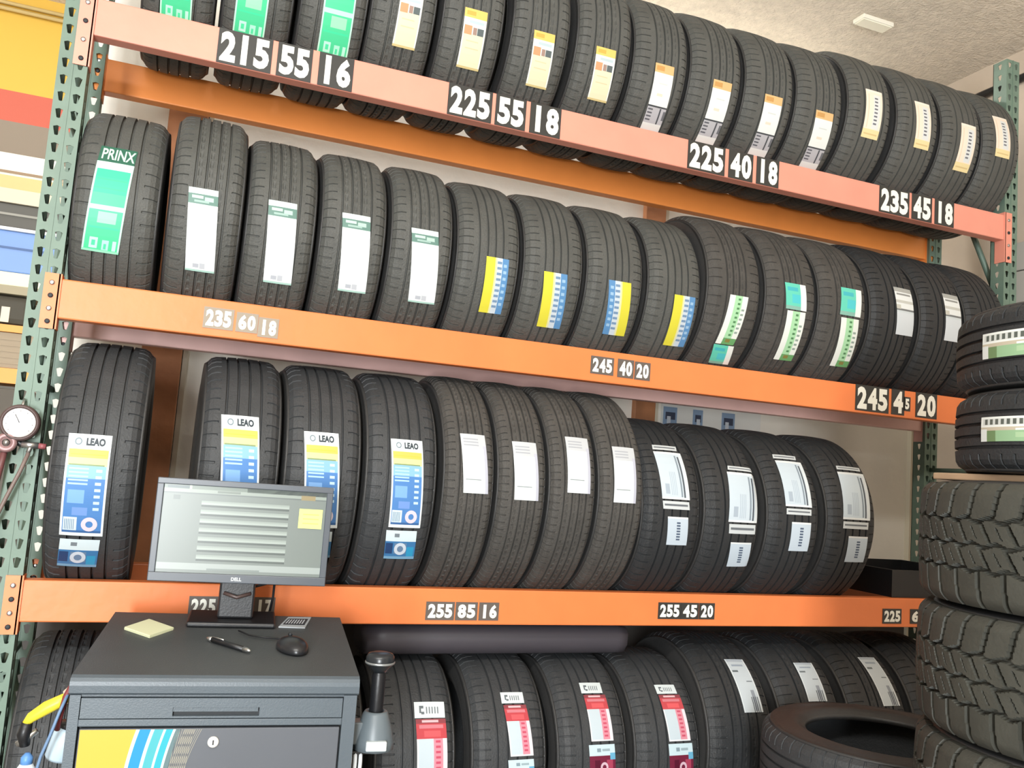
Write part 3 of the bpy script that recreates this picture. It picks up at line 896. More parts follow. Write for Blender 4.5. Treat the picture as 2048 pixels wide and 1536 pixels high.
MESH['mud'] = (MESH['mud'][0], mud_side(-1), mud_side(1))
SX, SY = 2.362, -1.376
ML = ['lowest of the chunky mud tires stacked flat at the right', 'second from the floor of the chunky mud tires stacked at the right',
      'third from the floor of the chunky mud tires stacked at the right', 'chunky mud tire cut by the bottom right corner of the photo',
      'chunky mud tire second from the top of its stack, right edge', 'topmost chunky mud tire, under the brown cardboard sheet']
for n_ in range(6):
    t = lying('mud_tire', 'mud', SX, SY, 0.003 + n_ * 0.2831, ML[n_], 'mud tires stacked at the right')
    for c in t.children:
        c.rotation_euler = (0, -PI / 2, 0)
    t.rotation_euler = (0, 0, 0.35 * n_)
ztop = 0.003 + 6 * 0.2831
m = MB(); m.box((SX - 0.27, SY - 0.27, ztop), (SX + 0.27, SY + 0.27, ztop + 0.016), mat('brown_cardboard', (168, 140, 112), rough=0.85, noise=0.12, nscale=8), 0.003)
o = m.build('cardboard_sheet'); tag(o, 'brown cardboard sheet between the mud tires and the two slick tires', 'cardboard')
zs = ztop + 0.018
for n_, (lb, zl0, zl1) in enumerate((('lower of the two smooth tires with green and white side labels', -0.027, 0.028), ('upper of the two smooth tires with green and white side labels', -0.032, 0.026))):
    t = lying('tire', 'stack', SX, SY, zs + n_ * 0.1925, lb, 'smooth tires on top of the right stack')

    def P(u, v, zl0=zl0, zl1=zl1):
        a = 1.83 - 0.95 * u
        x = zl1 + (zl0 - zl1) * v
        rr = crown('stack', x) + 0.0024
        return (-rr * math.sin(a), -rr * math.cos(a), x)
    rects = patch('side', P, 2)
    for i in range(1):
        pass
    lbm = rects.mesh('side_label'); 
    # the strip bends round the tread
    o = link('label', lbm, t, (0, 0, KIND['stack'][1] / 2))

# ------------------------------------------------------------------ the grey cabinet with its monitor
CA = math.radians(-5.4)
CO = Vector((0.198, -0.70, 0))
RZ = Matrix.Rotation(CA, 4, 'Z')


def CW(x, y, z):
    return CO + RZ @ Vector((x, y, z))


CB_W, CB_D = 0.587, 0.548


def ctop(y):
    return 1.160 + 0.0655 * y


cab = thing('computer_cabinet', 'blue-grey steel computer cabinet with drawer and yellow and blue door graphic', 'cabinet', CO, (0, 0, CA))
m = MB()
t_ = 0.018
m.box((0.0, 0.02, 0.06), (t_, CB_D, 1.125), M_GREY, 0.002)
m.box((CB_W - t_, 0.02, 0.06), (CB_W, CB_D, 1.125), M_GREY, 0.002)
m.box((t_, CB_D - t_, 0.06), (CB_W - t_, CB_D, 1.125), M_GREY)
m.box((t_, 0.02, 0.06), (CB_W - t_, CB_D - t_, 0.09), M_GREY)
# face frame around the drawer and the door
m.box((0.0, 0.0, 0.06), (0.0205, 0.02, 1.122), M_GREY)
m.box((0.558, 0.0, 0.06), (CB_W, 0.02, 1.122), M_GREY)
m.box((0.0205, 0.004, 1.118), (0.558, 0.02, 1.122), M_GREY)
m.box((0.0205, 0.0, 1.058), (0.558, 0.02, 1.073), M_GREY, 0.002)
m.box((0.0205, 0.0, 0.06), (0.558, 0.02, 0.11), M_GREY, 0.002)
m.box((0.0205, 0.016, 0.11), (0.558, 0.024, 1.118), M_GREYD)
m.build('body', cab)
m = MB()
vs = [(-0.001, 0.010, 1.134), (CB_W + 0.001, 0.010, 1.134), (CB_W + 0.001, 0.006, 1.142), (-0.001, 0.006, 1.142)]
y0, y1 = -0.004, CB_D + 0.006
prof = [(y0 + 0.006, 1.1225), (y0, 1.127), (y0 - 0.001, 1.142), (y0 + 0.001, 1.150), (y0 + 0.006, 1.1565), (y0 + 0.016, ctop(0.012)), (y1, ctop(y1)), (y1, 1.1225)]
vs, fs = [], []
for x in (-0.003, CB_W + 0.003):
    vs += [(x, y, z) for y, z in prof]
n = len(prof)
fs = [(i, (i + 1) % n, n + (i + 1) % n, n + i) for i in range(n)] + [tuple(reversed(range(n))), tuple(range(n, 2 * n))]
m.add(vs, fs[5:], M_GREYTOP)
m.add(vs, fs[:5], M_GREY)
me = m.mesh('worktop'); fix_normals(me)
link('worktop', me, cab)
m = MB()
hx0, hx1, hz0, hz1 = 0.202, 0.379, 1.079, 1.097
dx0, dx1, dz0, dz1 = 0.0225, 0.556, 1.075, 1.116
m.box((dx0, -0.001, hz1), (dx1, 0.015, dz1), M_GREY)
m.box((dx0, -0.001, dz0), (hx0, 0.015, hz1), M_GREY)
m.box((hx1, -0.001, dz0), (dx1, 0.015, hz1), M_GREY)
m.box((hx0, -0.001, dz0), (hx1, 0.015, hz0), M_GREY)
o = m.build('drawer', cab)
m = MB(); m.box((hx0, 0.009, hz0), (hx1, 0.015, hz1), M_GREYD); m.box((hx0 + 0.0005, 0.001, hz0 + 0.009), (hx1 - 0.003, 0.0085, hz1 - 0.0005), M_GREY); m.build('handle', o)
m = MB()
M_DOOR = mat('silver_grey_door_vinyl', (86, 90, 97), rough=0.3, noise=0.03, nscale=5)
m.box((0.0245, -0.001, 0.114), (0.554, 0.014, 1.054), M_DOOR, 0.002)
door = m.build('door', cab)
cx, cz = 0.70, 0.90


def rad(x):
    return math.hypot(cx - x, 1.051 - cz)


bands = [(-0.2, 0.134, (214, 176, 64)), (0.134, 0.141, (214, 240, 232)), (0.141, 0.163, (22, 140, 212)), (0.163, 0.170, (190, 232, 226)), (0.170, 0.188, (70, 170, 180)),
         (0.188, 0.193, (200, 244, 240)), (0.193, 0.207, (40, 168, 186)), (0.207, 0.212, (220, 240, 236)), (0.212, 0.222, (96, 120, 124))]
m = MB()
zz = [1.0525 - 0.6 * i / 60 for i in range(61)]
for xa, xb, col in bands:
    ra, rb_ = rad(xa), rad(xb)
    vs = []
    for z in zz:
        f = lambda r_: max(0.027, cx - math.sqrt(max(0, r_ * r_ - (z - cz) ** 2)))
        vs += [(f(ra), -0.0018, z), (f(rb_), -0.0018, z)]
    m.add(vs, [(2 * i, 2 * i + 2, 2 * i + 3, 2 * i + 1) for i in range(60)], ink(col))
for q in range(9):                                     # the fine net of lines right of the arcs
    for d in (1, -1):
        vs = []
        for z in zz[:40]:
            r_ = rad(0.224 + 0.004 * q + d * 0.10 * (z - 0.98))
            x = cx - math.sqrt(max(0, r_ * r_ - (z - cz) ** 2))
            vs += [(x, -0.0018, z), (x + 0.0009, -0.0018, z)]
        m.add(vs, [(2 * i, 2 * i + 2, 2 * i + 3, 2 * i + 1) for i in range(39)], ink((170, 166, 150)))
m.build('graphic', door)
m = MB(); m.lathe([(0.0115, 0), (0.0115, 0.004), (0.009, 0.006), (0.0, 0.006)], mat('white_lock_plate', (232, 230, 222), rough=0.4), (0.290, -0.001, 1.026), 'y', 24)
m.box((0.2885, -0.0078, 1.021), (0.2915, -0.0068, 1.031), M_GREYD)
m.build('lock', door)
for x in (0.04, CB_W - 0.04):
    for y in (0.06, CB_D - 0.06):
        m = MB(); m.lathe([(0.0, 0.0), (0.028, 0.0), (0.028, 0.05), (0.012, 0.06)], M_BLACK, (x, y, 0.0), 'z', 16); m.build('foot', cab)

# black handled clamp in its grey holder on the cabinet's right side
tx, ty = 0.647, 0.10
m = MB()
M_HOLD = mat('grey_holder_plastic', (98, 108, 114), rough=0.4)
m.lathe([(0.026, 1.062), (0.030, 1.056), (0.040, 1.025), (0.047, 0.995), (0.048, 0.978), (0.042, 0.976), (0.034, 1.0), (0.020, 1.045), (0.020, 1.062)], M_HOLD, (tx, ty, 0), 'z', 28, True)
m.box((CB_W + 0.0005, ty - 0.02, 0.99), (tx - 0.03, ty + 0.02, 1.04), M_HOLD, 0.003)
o = m.build('tool_holder', cab)
m = MB(); m.box((tx - 0.024, ty - 0.054, 0.984), (tx + 0.024, ty - 0.040, 1.006), mat('pale_grey_plastic', (196, 206, 210), rough=0.35), 0.003); m.build('latch', o)
m = MB()
for k in range(3):
    xx = CB_W + 0.006 + k * 0.012
    m.tube([(xx, ty - 0.02, 0.975), (xx, ty - 0.025, 0.955), (xx, ty - 0.022, 0.925), (xx + 0.006, ty - 0.03, 0.915)], 0.0045, mat('white_hook_plastic', (226, 232, 236), rough=0.35), 8)
m.box((CB_W, ty - 0.025, 0.970), (CB_W + 0.05, ty + 0.02, 0.977), M_BLACK, 0.002)
m.build('hook_rail', cab)
clamp = thing('wheel_clamp_handle', 'black mushroom-topped handle standing in the grey holder beside the cabinet', 'tool', CW(tx, ty, 1.046), (0, 0, CA))
m = MB(); m.lathe([(0.0, 0.0), (0.013, 0.0), (0.0165, 0.012), (0.0165, 0.095), (0.0145, 0.105), (0.0145, 0.112)], M_BLACK, (0, 0, 0), 'z', 24); m.build('shaft', clamp)
m = MB(); m.lathe([(0.0145, 0.104), (0.020, 0.112), (0.031, 0.123), (0.0345, 0.128), (0.0335, 0.134), (0.0335, 0.140), (0.029, 0.147), (0.020, 0.150), (0.0, 0.150)], mat('black_knob_plastic', (36, 40, 44), rough=0.3), (0, 0, 0), 'z', 28)
m.build('knob', clamp)
m = MB(); m.lathe([(0.034, 0.1245), (0.0355, 0.126), (0.0355, 0.129), (0.034, 0.1305)], mat('brushed_ring', (170, 176, 178), rough=0.35, metal=0.7), (0, 0, 0), 'z', 28, True); m.build('ring', clamp)

# tools hanging on the left side of the cabinet
m = MB(); m.box((-0.012, 0.06, 1.035), (-0.0003, 0.15, 1.105), M_BLACK, 0.002); m.box((-0.05, 0.095, 1.072), (-0.010, 0.105, 1.080), M_STEEL, 0.002)
m.build('side_hook', cab)
g = thing('hose_nozzle', 'yellow-handled nozzle with silver tip hanging on the cabinet left side', 'tool', CW(-0.05, 0.085, 1.05), (0, 0, CA))
m = MB(); m.tube([(0.034, 0, 0.048), (0.016, 0, 0.036), (-0.006, 0, 0.024), (-0.034, 0, 0.004), (-0.044, 0, -0.010)], [0.010, 0.013, 0.014, 0.011, 0.007], mat('yellow_plastic', (236, 220, 60), rough=0.4), 12); m.build('handle', g)
m = MB(); m.tube([(0.044, 0.0, 0.064), (0.030, 0.0, 0.050)], [0.012, 0.012], mat('cream_plastic', (222, 206, 186), rough=0.4), 12); m.build('collar', g)
m = MB(); m.tube([(-0.040, 0, -0.006), (-0.044, 0.002, -0.030), (-0.040, 0.004, -0.055)], [0.011, 0.014, 0.010], M_BLACK, 12)
m.tube([(-0.020, 0.004, -0.024), (-0.038, 0.004, -0.040), (-0.056, 0.004, -0.052)], [0.006, 0.007, 0.006], M_STEEL, 10); m.build('tip', g)
m = MB(); pts = [CW(-0.016, 0.070, 1.105), CW(-0.026, 0.055, 1.07), CW(-0.036, 0.050, 1.03), CW(-0.050, 0.052, 0.985), CW(-0.060, 0.055, 0.93), CW(-0.058, 0.06, 0.85), CW(-0.045, 0.07, 0.75)]
m.tube(pts, 0.0034, mat('blue_cord', (104, 132, 166), rough=0.5), 8)
tag(m.build('cord'), 'thin blue cord hanging down the left side of the cabinet', 'cord')
m = MB(); pts = [CW(-0.012, 0.075, 1.12), CW(-0.020, 0.072, 1.10), CW(-0.026, 0.07, 1.06), CW(-0.030, 0.08, 1.03)]
m.tube(pts, 0.006, mat('dark_red_hose', (120, 50, 52), rough=0.5), 8)
tag(m.build('hose'), 'short dark red hose looped by the yellow nozzle handle', 'hose')
cp = thing('canister', 'pale blue-grey round canister hanging beside the cabinet, lower left', 'canister', CW(-0.030, 0.125, 0.955), (0, math.radians(14), CA))
m = MB(); m.lathe([(0.0, 0), (0.024, 0.0), (0.028, 0.006), (0.028, 0.062), (0.024, 0.07)], mat('pale_blue_plastic', (186, 206, 220), rough=0.35), (0, 0, 0), 'z', 24); m.build('body', cp)
m = MB(); m.lathe([(0.0245, 0.068), (0.0245, 0.078), (0.0, 0.080)], M_BLACK, (0, 0, 0), 'z', 24); m.build('cap', cp)
wb_ = thing('squeeze_bottle', 'white squeeze bottle at the very bottom left of the photo', 'bottle', CW(-0.085, 0.10, 0.86), (0, 0, CA))
m = MB(); m.lathe([(0.0, 0), (0.022, 0.0), (0.024, 0.01), (0.024, 0.075), (0.012, 0.095)], mat('white_bottle_plastic', (226, 234, 240), rough=0.35), (0, 0, 0), 'z', 20); m.build('body', wb_)
m = MB(); m.lathe([(0.012, 0.093), (0.012, 0.108), (0.004, 0.118), (0.0, 0.118)], mat('blue_bottle_cap', (90, 140, 200), rough=0.4), (0, 0, 0), 'z', 16); m.build('cap', wb_)
m = MB(); m.box((-0.125, 0.06, 0.846), (-0.0005, 0.16, 0.8595), M_BLACK, 0.002); m.build('side_shelf', cab)

# monitor
mon = thing('monitor', 'flat grey-framed computer monitor showing a pale menu screen', 'monitor', CW(0.304, 0.47, ctop(0.47) + 0.002), (0, 0, CA))
BZ = ctop(0.47) + 0.002


def ML_(x, y, z):
    return (x - 0.304, y - 0.47, z - BZ)


M_BEZ = mat('grey_monitor_bezel', (74, 80, 88), rough=0.35)
px0, px1, pz0, pz1, py = 0.079, 0.529, 1.300, 1.565, 0.420
sx0, sx1, sz0, sz1 = 0.096, 0.512, 1.323, 1.549
m = MB()
m.box(ML_(px0, py, pz0), ML_(px1, py + 0.018, sz0), M_BEZ, 0.002)
m.box(ML_(px0, py, sz1), ML_(px1, py + 0.018, pz1), M_BEZ, 0.002)
m.box(ML_(px0, py, sz0 - 0.001), ML_(sx0, py + 0.018, sz1 + 0.001), M_BEZ, 0.002)
m.box(ML_(sx1, py, sz0 - 0.001), ML_(px1, py + 0.018, sz1 + 0.001), M_BEZ, 0.002)
m.build('bezel', mon)
m = MB(); m.box(ML_(px0 + 0.004, py + 0.017, pz0 + 0.004), ML_(px1 - 0.004, py + 0.032, pz1 - 0.004), M_BLACK, 0.004)
m.box(ML_(px0 + 0.09, py + 0.03, pz0 + 0.05), ML_(px1 - 0.09, py + 0.052, pz1 - 0.06), M_BLACK, 0.008); m.build('back_shell', mon)


def glow(rgb):
    return mat('screen_%d_%d_%d' % rgb, rgb, rough=0.3, k=0.26, emit=1.3)


m = MB()


def scr(u0, u1, v0, v1, rgb, lift):
    x0, x1 = sx0 + (sx1 - sx0) * u0, sx0 + (sx1 - sx0) * u1
    z1_, z0_ = sz1 + (sz0 - sz1) * v0, sz1 + (sz0 - sz1) * v1
    y = py + 0.006 - lift * 0.0003
    m.add([ML_(x0, y, z0_), ML_(x1, y, z0_), ML_(x1, y, z1_), ML_(x0, y, z1_)], [(0, 1, 2, 3)], glow(rgb))


scr(0, 1, 0, 1, (160, 172, 165), 0)
scr(0, 1, 0, .045, (150, 166, 152), 1); scr(.02, .15, .012, .04, (112, 132, 132), 2); scr(.15, .165, .0, .045, (214, 228, 206), 2)
scr(0, 1, .045, .085, (196, 210, 198), 1); scr(.32, .46, .05, .075, (150, 164, 152), 2); scr(.5, 1, .0, .05, (124, 132, 134), 1)
scr(0, 1, .085, .10, (138, 150, 146), 1); scr(.06, .10, .12, .17, (134, 146, 140), 1); scr(.84, .93, .045, .10, (196, 178, 128), 2)
for i in range(7):
    v = .172 + i * .1035
    scr(.23, .77, v, v + .020, (196, 210, 200), 1)
    scr(.23, .77, v + .020, v + .046, (214, 228, 218), 1)
    scr(.23, .77, v + .046, v + .070, (112, 124, 118), 1)
scr(0, 1, .89, .965, (212, 224, 218), 1); scr(.3, .62, .945, .965, (168, 182, 176), 2)
m.build('screen', mon)
m = MB(); vs, fs = text_geo('DELL', 0.03)
bx = 0.298
m.add([ML_(bx + 0.026 * (x - 0.5), py - 0.0004, pz0 + 0.0065 + 0.009 * y) for x, y in vs], fs, ink((226, 232, 236)))
m.build('lettering', mon)
m = MB(); m.box(ML_(0.258, 0.446, BZ + 0.012), ML_(0.350, 0.474, 1.36), M_BLACK, 0.006)
m.tube([ML_(0.27, 0.440, 1.272), ML_(0.304, 0.434, 1.262), ML_(0.338, 0.440, 1.272)], 0.005, mat('dark_bronze_plastic', (70, 56, 54), rough=0.4), 8); m.build('neck', mon)
m = MB(); m.box(ML_(0.186, 0.405, BZ + 0.0005), ML_(0.409, 0.545, BZ + 0.014), M_BLACK, 0.005)
m.v = [(x, y, z + 0.0655 * y - 0.0015) for x, y, z in m.v]
o = m.build('base', mon)
m = MB(); m.tube([CW(0.345, 0.478, 1.285), CW(0.375, 0.50, 1.29), CW(0.40, 0.53, 1.33), CW(0.40, 0.545, 1.25), CW(0.395, 0.553, 1.21)], 0.0035, M_BLACK, 8)
tag(m.build('cable'), 'thin black cable curling behind the monitor neck', 'cable')
m = MB(); m.box((-0.031, -0.001, -0.026), (0.031, 0.0, 0.026), ink((226, 238, 140)))
for k in range(3):
    m.box((-0.02, -0.0014, 0.010 - k * 0.012), (0.022, -0.001, 0.013 - k * 0.012), ink((196, 206, 110)))
o = m.build('sticky_note', None, CW(0.474, py + 0.0035, 1.478)); o.rotation_euler = (0, 0, CA)
tag(o, 'yellow sticky note stuck on the upper right of the monitor screen', 'sticky note')

# things on the worktop
tilt = Matrix.Translation(CO) @ RZ


def on_top(m, name, lab, cat):
    m.v = [tuple(tilt @ Vector((x, y, ctop(y) + z + 0.0006))) for x, y, z in m.v]
    return tag(m.build(name), lab, cat)


m = MB()
for k in range(6):
    j = (random.random() - 0.5) * 0.004
    q = [(0.046 + j, 0.372), (0.113, 0.298 + j), (0.160 + j, 0.377), (0.092, 0.458 + j)]
    z0, z1 = k * 0.0012, k * 0.0012 + 0.001
    m.add([(x, y, z0) for x, y in q] + [(x, y, z1) for x, y in q], [(3, 2, 1, 0), (4, 5, 6, 7), (0, 1, 5, 4), (1, 2, 6, 5), (2, 3, 7, 6), (3, 0, 4, 7)], ink((240, 244, 206)))
on_top(m, 'sticky_note_pad', 'pale yellow sticky note pad lying cornerwise on the cabinet top', 'note pad')
pen = thing('pen', 'black pen with silver tip and clip lying on the cabinet top', 'pen', CW(0.30, 0.226, ctop(0.226)), (0, 0, CA))
pv = Vector((0.051, -0.0535, 0)).normalized()


def PL(s, zz_=0.0075):
    return (pv.x * s, pv.y * s, zz_ + 0.0655 * pv.y * s)


m = MB(); m.tube([PL(-0.060), PL(0.050)], 0.0064, M_BLACK, 12); m.build('barrel', pen)
m = MB(); m.tube([PL(-0.078), PL(-0.070), PL(-0.060)], [0.003, 0.0055, 0.0067], M_STEEL, 12); m.build('button', pen)
m = MB(); m.tube([PL(0.050), PL(0.064), PL(0.072)], [0.0066, 0.005, 0.0014], M_STEEL, 12); m.build('tip', pen)
m = MB(); m.tube([PL(-0.058, 0.0145), PL(-0.02, 0.0145)], 0.0016, M_STEEL, 8); m.build('clip', pen)
ms = thing('mouse', 'black computer mouse on the cabinet top, right of the pen', 'mouse', CW(0.447, 0.215, ctop(0.215) + 0.003), (0.0655, 0, CA + 0.25))
bm = bmesh.new(); bmesh.ops.create_uvsphere(bm, u_segments=28, v_segments=16, radius=1)
for v in bm.verts:
    x, y, z = v.co
    z = max(z, -0.15)
    v.co = Vector((x * 0.037 * (1 - 0.10 * y * y), y * 0.062, (z + 0.15) * 0.026 * (1 - 0.15 * y)))
m = MB(); m.bm(bm, mat('black_mouse_plastic', (34, 35, 38), rough=0.32), True); m.build('body', ms)
m = MB(); m.tube([(0, 0.022, 0.029), (0, 0.034, 0.027)], 0.004, M_GREYD, 10); m.build('scroll_wheel', ms)
m = MB(); m.tube([(0, 0.055, 0.008), (-0.015, 0.085, 0.003), (-0.045, 0.10, 0.003), (-0.075, 0.125, 0.003), (-0.09, 0.17, 0.003)], 0.0022, M_BLACK, 8); m.build('cable', ms)
m = MB()
q = [(0.418, 0.424), (0.487, 0.420), (0.509, 0.536), (0.446, 0.532)]
bl = lambda u, v: tuple(Vector(q[0]) * (1 - u) * (1 - v) + Vector(q[1]) * u * (1 - v) + Vector(q[2]) * u * v + Vector(q[3]) * (1 - u) * v)
m.add([(*bl(0, 0), 0), (*bl(1, 0), 0), (*bl(1, 1), 0), (*bl(0, 1), 0)] + [(*bl(0, 0), .003), (*bl(1, 0), .003), (*bl(1, 1), .003), (*bl(0, 1), .003)], [(3, 2, 1, 0), (4, 5, 6, 7), (0, 1, 5, 4), (1, 2, 6, 5), (2, 3, 7, 6), (3, 0, 4, 7)], ink((176, 184, 190)))
m.add([(*bl(.08, .2), .0034), (*bl(.92, .2), .0034), (*bl(.92, .8), .0034), (*bl(.08, .8), .0034)], [(0, 1, 2, 3)], ink((60, 66, 72)))
for k in range(7):
    u = .14 + k * .105
    m.add([(*bl(u, .3), .0037), (*bl(u + .05, .3), .0037), (*bl(u + .05, .7), .0037), (*bl(u, .7), .0037)], [(0, 1, 2, 3)], ink((206, 212, 218)))
on_top(m, 'printed_card', 'small silver printed card right of the monitor base', 'card')

# ------------------------------------------------------------------ air gauge hanging on the left post
g = thing('tire_inflator', 'round white-faced air gauge hanging on the left green post', 'gauge', (-0.05, -0.042, 1.58))
m = MB(); m.lathe([(0.0, 0.0), (0.046, 0.0), (0.050, 0.006), (0.050, 0.024), (0.046, 0.032), (0.042, 0.032), (0.040, 0.027), (0.0, 0.027)], mat('dark_brown_rubber', (84, 66, 64), rough=0.45), (0, 0.027, 0.100), 'y', 32); m.build('case', g)
m = MB(); m.lathe([(0.0395, 0.0), (0.0395, 0.0015), (0, 0.0015)], mat('white_dial', (244, 244, 242), rough=0.3), (0, -0.0005, 0.100), 'y', 32)
for k in range(9):
    a = math.radians(-130 + k * 32.5)
    m.box((0.032 * math.sin(a) - 0.0012, -0.0028, 0.100 + 0.032 * math.cos(a) - 0.0012), (0.032 * math.sin(a) + 0.0012, -0.0021, 0.100 + 0.032 * math.cos(a) + 0.0012), ink((150, 150, 150)))
m.build('dial', g)
m = MB(); m.tube([(0, -0.003, 0.100), (-0.012, -0.003, 0.122)], 0.0012, ink((120, 120, 124)), 6); m.build('needle', g)
m = MB(); m.lathe([(0.010, 0), (0.026, 0.0), (0.027, 0.010), (0.022, 0.016), (0.010, 0.012)], mat('mauve_valve', (150, 118, 118), rough=0.4, metal=0.3), (-0.026, 0.012, 0.044), 'y', 24, True)
m.tube([(-0.026, 0.012, 0.044), (-0.026, -0.002, 0.044)], 0.008, M_STEEL, 12); m.build('valve', g)
m = MB(); m.tube([(-0.026, 0.014, 0.060), (-0.010, 0.018, 0.056), (0.006, 0.018, 0.044), (0.016, 0.016, 0.040)], 0.009, M_BLACK, 10); m.build('grip', g)
m = MB(); m.tube([(0.010, 0.01, 0.042), (0.052, 0.01, 0.041)], 0.009, M_STEEL, 12); m.tube([(0.034, 0.01, 0.040), (0.028, 0.008, 0.020)], 0.006, M_STEEL, 10)
m.build('connector', g)
m = MB(); m.tube([(0.052, 0.01, 0.041), (0.070, 0.01, 0.040)], 0.008, mat('dull_red_plastic', (150, 84, 88), rough=0.4), 12); m.build('tip', g)
m = MB(); m.tube([(-0.028, 0.012, 0.030), (-0.034, 0.008, -0.03), (-0.044, 0.006, -0.12), (-0.055, 0.005, -0.26), (-0.062, 0.005, -0.42), (-0.055, 0.006, -0.7), (-0.045, 0.01, -1.2)], 0.0085, mat('dark_maroon_hose', (104, 62, 62), rough=0.45), 10); m.build('hose', g)
m = MB(); m.tube([(0.030, 0.006, 0.020), (0.016, 0.004, -0.03), (-0.008, 0.002, -0.10), (-0.034, 0.002, -0.18), (-0.056, 0.002, -0.27), (-0.085, 0.003, -0.36)], 0.0055, mat('thin_brown_hose', (120, 104, 98), rough=0.45), 8); m.build('hose', g)
m = MB(); m.tube([(0, 0.043, 0.16), (0, 0.03, 0.165), (0, 0.02, 0.150), (0, 0.020, 0.144)], 0.004, M_STEEL, 8); m.build('hook', g)

# ------------------------------------------------------------------ loose things on and behind the rack
m = MB()
prof = [(0.09, 1.118), (0.075, 1.095), (0.078, 1.06), (0.10, 1.030), (0.14, 1.0185), (0.30, 1.0185), (0.33, 1.04), (0.33, 1.10), (0.30, 1.118)]
vs = []
for x, s in ((0.995, 0.9), (1.05, 1), (1.90, 1), (1.935, 1)):
    vs += [(x, 0.2 + (y - 0.2) * s, 1.0185 + (z - 1.0185) * s) for y, z in prof]
n = len(prof)
fs = [(j * n + i, j * n + (i + 1) % n, (j + 1) * n + (i + 1) % n, (j + 1) * n + i) for j in range(3) for i in range(n)] + [tuple(reversed(range(n))), tuple(range(3 * n, 4 * n))]
m.add(vs, fs, mat('dusky_plastic', (70, 66, 72), rough=0.5), True)
me = m.mesh('plastic_trough'); fix_normals(me); o = link('plastic_trough', me)
tag(o, 'long dusky plastic panel lying across the bottom-row tires under the beam', 'trough')
m = MB(); m.box((3.10, 0.30, ZB[2] + 0.001), (3.655, 0.52, ZB[2] + 0.012), M_BLACK, 0.003); m.box((3.10, 0.02, ZB[2] + 0.001), (3.655, 0.30, ZB[2] + 0.012), M_BLACK)
for a in ((3.10, 0.02, 3.655, 0.03), (3.10, 0.51, 3.655, 0.52), (3.10, 0.03, 3.11, 0.51), (3.645, 0.03, 3.655, 0.51)):
    m.box((a[0], a[1], ZB[2] + 0.012), (a[2], a[3], ZB[2] + 0.11), M_BLACK)
tag(m.build('plastic_tray'), 'black tray at the right end of the third shelf', 'tray')
m = MB(); m.box((2.49, 0.855, 1.74), (3.06, 0.8595, 2.03), ink((236, 238, 234)))
for x, w_ in ((2.50, 0.075), (2.665, 0.055), (2.83, 0.075)):
    m.box((x, 0.853, 1.91), (x + w_, 0.855, 2.01), ink((140, 166, 196)))
    m.box((x + 0.012, 0.852, 1.95), (x + w_ - 0.01, 0.853, 1.985), ink((60, 70, 92)))
    m.box((x + 0.02, 0.8515, 1.93), (x + 0.04, 0.852, 1.965), ink((206, 216, 226)))
tag(m.build('wall_chart'), 'white sheet with small blue pictures on the wall behind the rack', 'poster')
m = MB(); m.box((3.142, 0.325, FZ - 0.022), (3.325, 0.398, FZ - 0.0005), mat('white_fixture_plastic', (240, 236, 222), rough=0.5), 0.004)
m.box((3.15, 0.332, FZ - 0.026), (3.317, 0.391, FZ - 0.022), mat('cream_lens', (250, 244, 226), rough=0.4))
tag(m.build('ceiling_fixture'), 'small white box fixture on the stucco ceiling', 'ceiling fixture')
m = MB(); m.tube([(4.028, -3.0, 3.75), (4.028, 0.855, 3.745)], 0.020, M_BLACK, 12)
tag(m.build('conduit'), 'black pipe running along the right wall below the ceiling', 'pipe')
bx_ = thing('junction_box', 'pale grey metal box on the right wall behind the rack post', 'box', (4.0, 0.02, 2.60))
m = MB(); m.box((-0.03, -0.24, 0), (0.0495, 0.20, 0.16), mat('pale_grey_metal', (192, 188, 180), rough=0.5), 0.004); m.build('body', bx_)
m = MB(); m.box((-0.03, -0.24, 0.165), (0.0495, 0.20, 0.30), mat('pale_grey_metal', (192, 188, 180)), 0.004); m.build('cover', bx_)

# ------------------------------------------------------------------ the shelf in the room beyond, left of the post
sh = thing('storage_shelf', 'shelf unit with orange beams far behind the left post', 'shelf', (-1.2, 1.95, 0))


def SH(m, x0, x1, z0, z1, mm, y0=-0.05, y1=0.24, bev=0.0):
    m.box((x0 + 1.2, y0, z0), (x1 + 1.2, y1, z1), mm, bev)
    return m


for x in (-2.4, -0.10):
    SH(MB(), x - 0.03, x + 0.03, 0, 3.0, M_GREEN, 0.16, 0.22).build('post', sh)
SH(MB(), -2.4, -0.10, 2.808, 2.870, mat('tan_board', (228, 190, 132), rough=0.6)).build('board', sh)
SH(MB(), -2.4, -0.10, 2.741, 2.808, mat('pale_board', (214, 204, 184), rough=0.6)).build('board', sh)
SH(MB(), -2.4, -0.10, 2.308, 2.346, mat('olive_board', (166, 156, 130), rough=0.6)).build('board', sh)
for z0, z1 in ((2.128, 2.162), (1.888, 1.958)):
    SH(MB(), -2.4, -0.10, z0, z1, mat('amber_beam_paint', (238, 160, 62), rough=0.45)).build('beam', sh)
t = thing('carton', 'white carton lying on the tan top board of the far shelf', 'carton', (-0.85, 1.95, 2.871))
MB().box((-0.5, -0.04, 0), (0.55, 0.2, 0.11), mat('white_carton', (240, 238, 224), rough=0.7), 0.003).build('body', t)
MB().box((-0.5, -0.045, 0.012), (0.55, -0.0405, 0.024), mat('brown_tape', (150, 126, 100), rough=0.6)).build('tape', t)
t = thing('black_case', 'dark grey case under the boards of the far shelf', 'case', (-0.85, 1.95, 2.626))
m = MB(); m.box((-0.6, -0.04, 0.0), (0.58, 0.2, 0.112), mat('dark_case_plastic', (84, 82, 76), rough=0.5), 0.004); m.build('body', t)
MB().box((-0.6, -0.046, 0.055), (0.58, -0.0405, 0.066), mat('grey_seam', (150, 148, 140), rough=0.5)).build('seam', t)
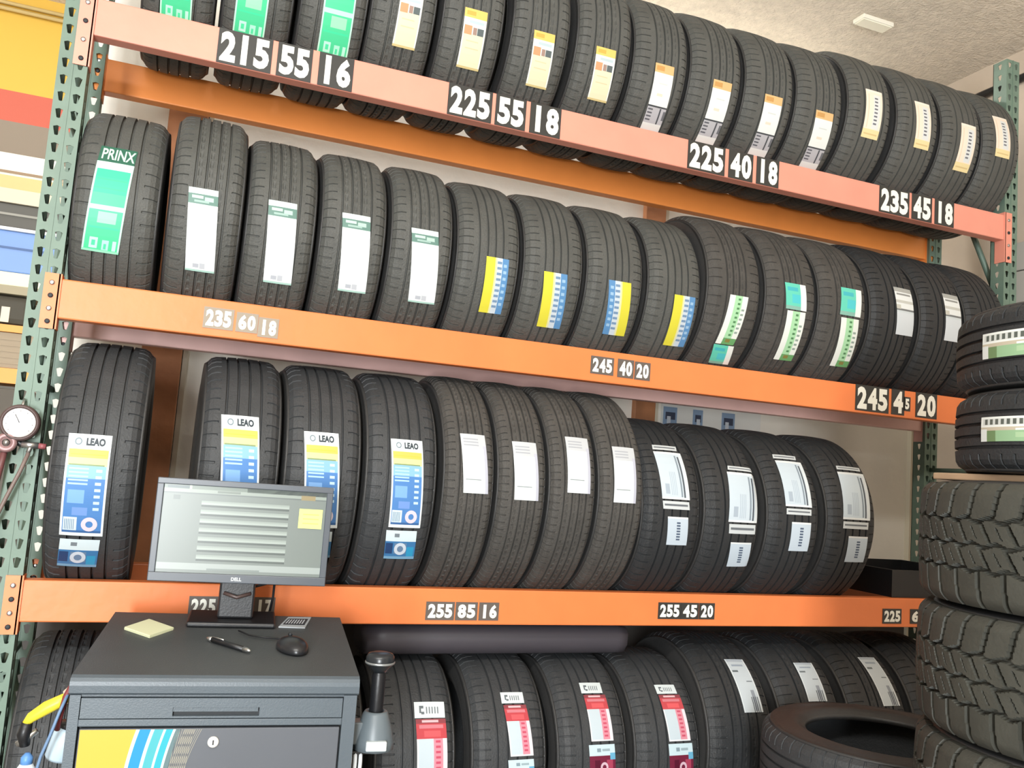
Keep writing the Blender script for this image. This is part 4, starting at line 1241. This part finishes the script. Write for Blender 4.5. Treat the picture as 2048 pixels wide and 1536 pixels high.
t = thing('plastic_bin', 'light blue plastic bin on the far shelf left of the post', 'bin', (-0.85, 1.95, 2.412))
m = MB(); m.box((-0.6, -0.04, 0.0), (0.60, 0.2, 0.196), mat('blue_bin_plastic', (118, 154, 214), rough=0.45), 0.006); m.build('body', t)
MB().box((-0.6, -0.05, 0.197), (0.60, 0.2, 0.213), mat('white_bin_lid', (236, 240, 246), rough=0.4), 0.003).build('lid', t)
MB().box((-0.6, -0.044, 0.110), (0.56, -0.0405, 0.120), mat('deep_blue_seam', (70, 100, 150), rough=0.5)).build('seam', t)
t = thing('carton', 'cream carton below the blue bin on the far shelf', 'carton', (-0.85, 1.95, 2.347))
MB().box((-0.6, -0.045, 0), (0.62, 0.2, 0.064), mat('cream_carton', (246, 240, 208), rough=0.6), 0.004).build('body', t)
t = thing('tool_bag', 'dark bag with a white tag on the orange far shelf', 'bag', (-0.66, 1.95, 2.163))
MB().box((-0.5, -0.04, 0), (0.32, 0.18, 0.140), mat('dark_bag_fabric', (74, 70, 60), rough=0.7), 0.03).build('body', t)
MB().box((0.20, -0.047, 0.01), (0.235, -0.0405, 0.082), mat('white_tag', (224, 216, 196), rough=0.6)).build('tag', t)
t = thing('carton', 'ribbed grey-brown carton between the two orange far beams', 'carton', (-0.75, 1.95, 1.959))
m = MB(); m.box((-0.6, -0.04, 0), (0.48, 0.2, 0.167), mat('grey_brown_carton', (166, 150, 128), rough=0.7), 0.003)
for k in range(5):
    m.box((-0.6, -0.043, 0.02 + k * 0.028), (0.48, -0.040, 0.028 + k * 0.028), mat('grey_brown_carton', (166, 150, 128)))
m.build('body', t)
t = thing('carton', 'dark carton under the lower orange beam of the far shelf', 'carton', (-0.75, 1.95, 0.003))
MB().box((-0.6, -0.04, 0), (0.45, 0.2, 1.86), mat('dark_carton', (96, 90, 82), rough=0.7), 0.003).build('body', t)
for z, lb in ((3.827, 'upper of the two thin pipes across the yellow wall'), (3.796, 'lower of the two thin pipes across the yellow wall')):
    m = MB(); m.tube([(-3.5, 2.175, z), (0.3, 2.175, z)], 0.010, mat('tan_pipe', (196, 172, 116), rough=0.4), 10)
    tag(m.build('pipe'), lb, 'pipe', 'pipes on the yellow wall')
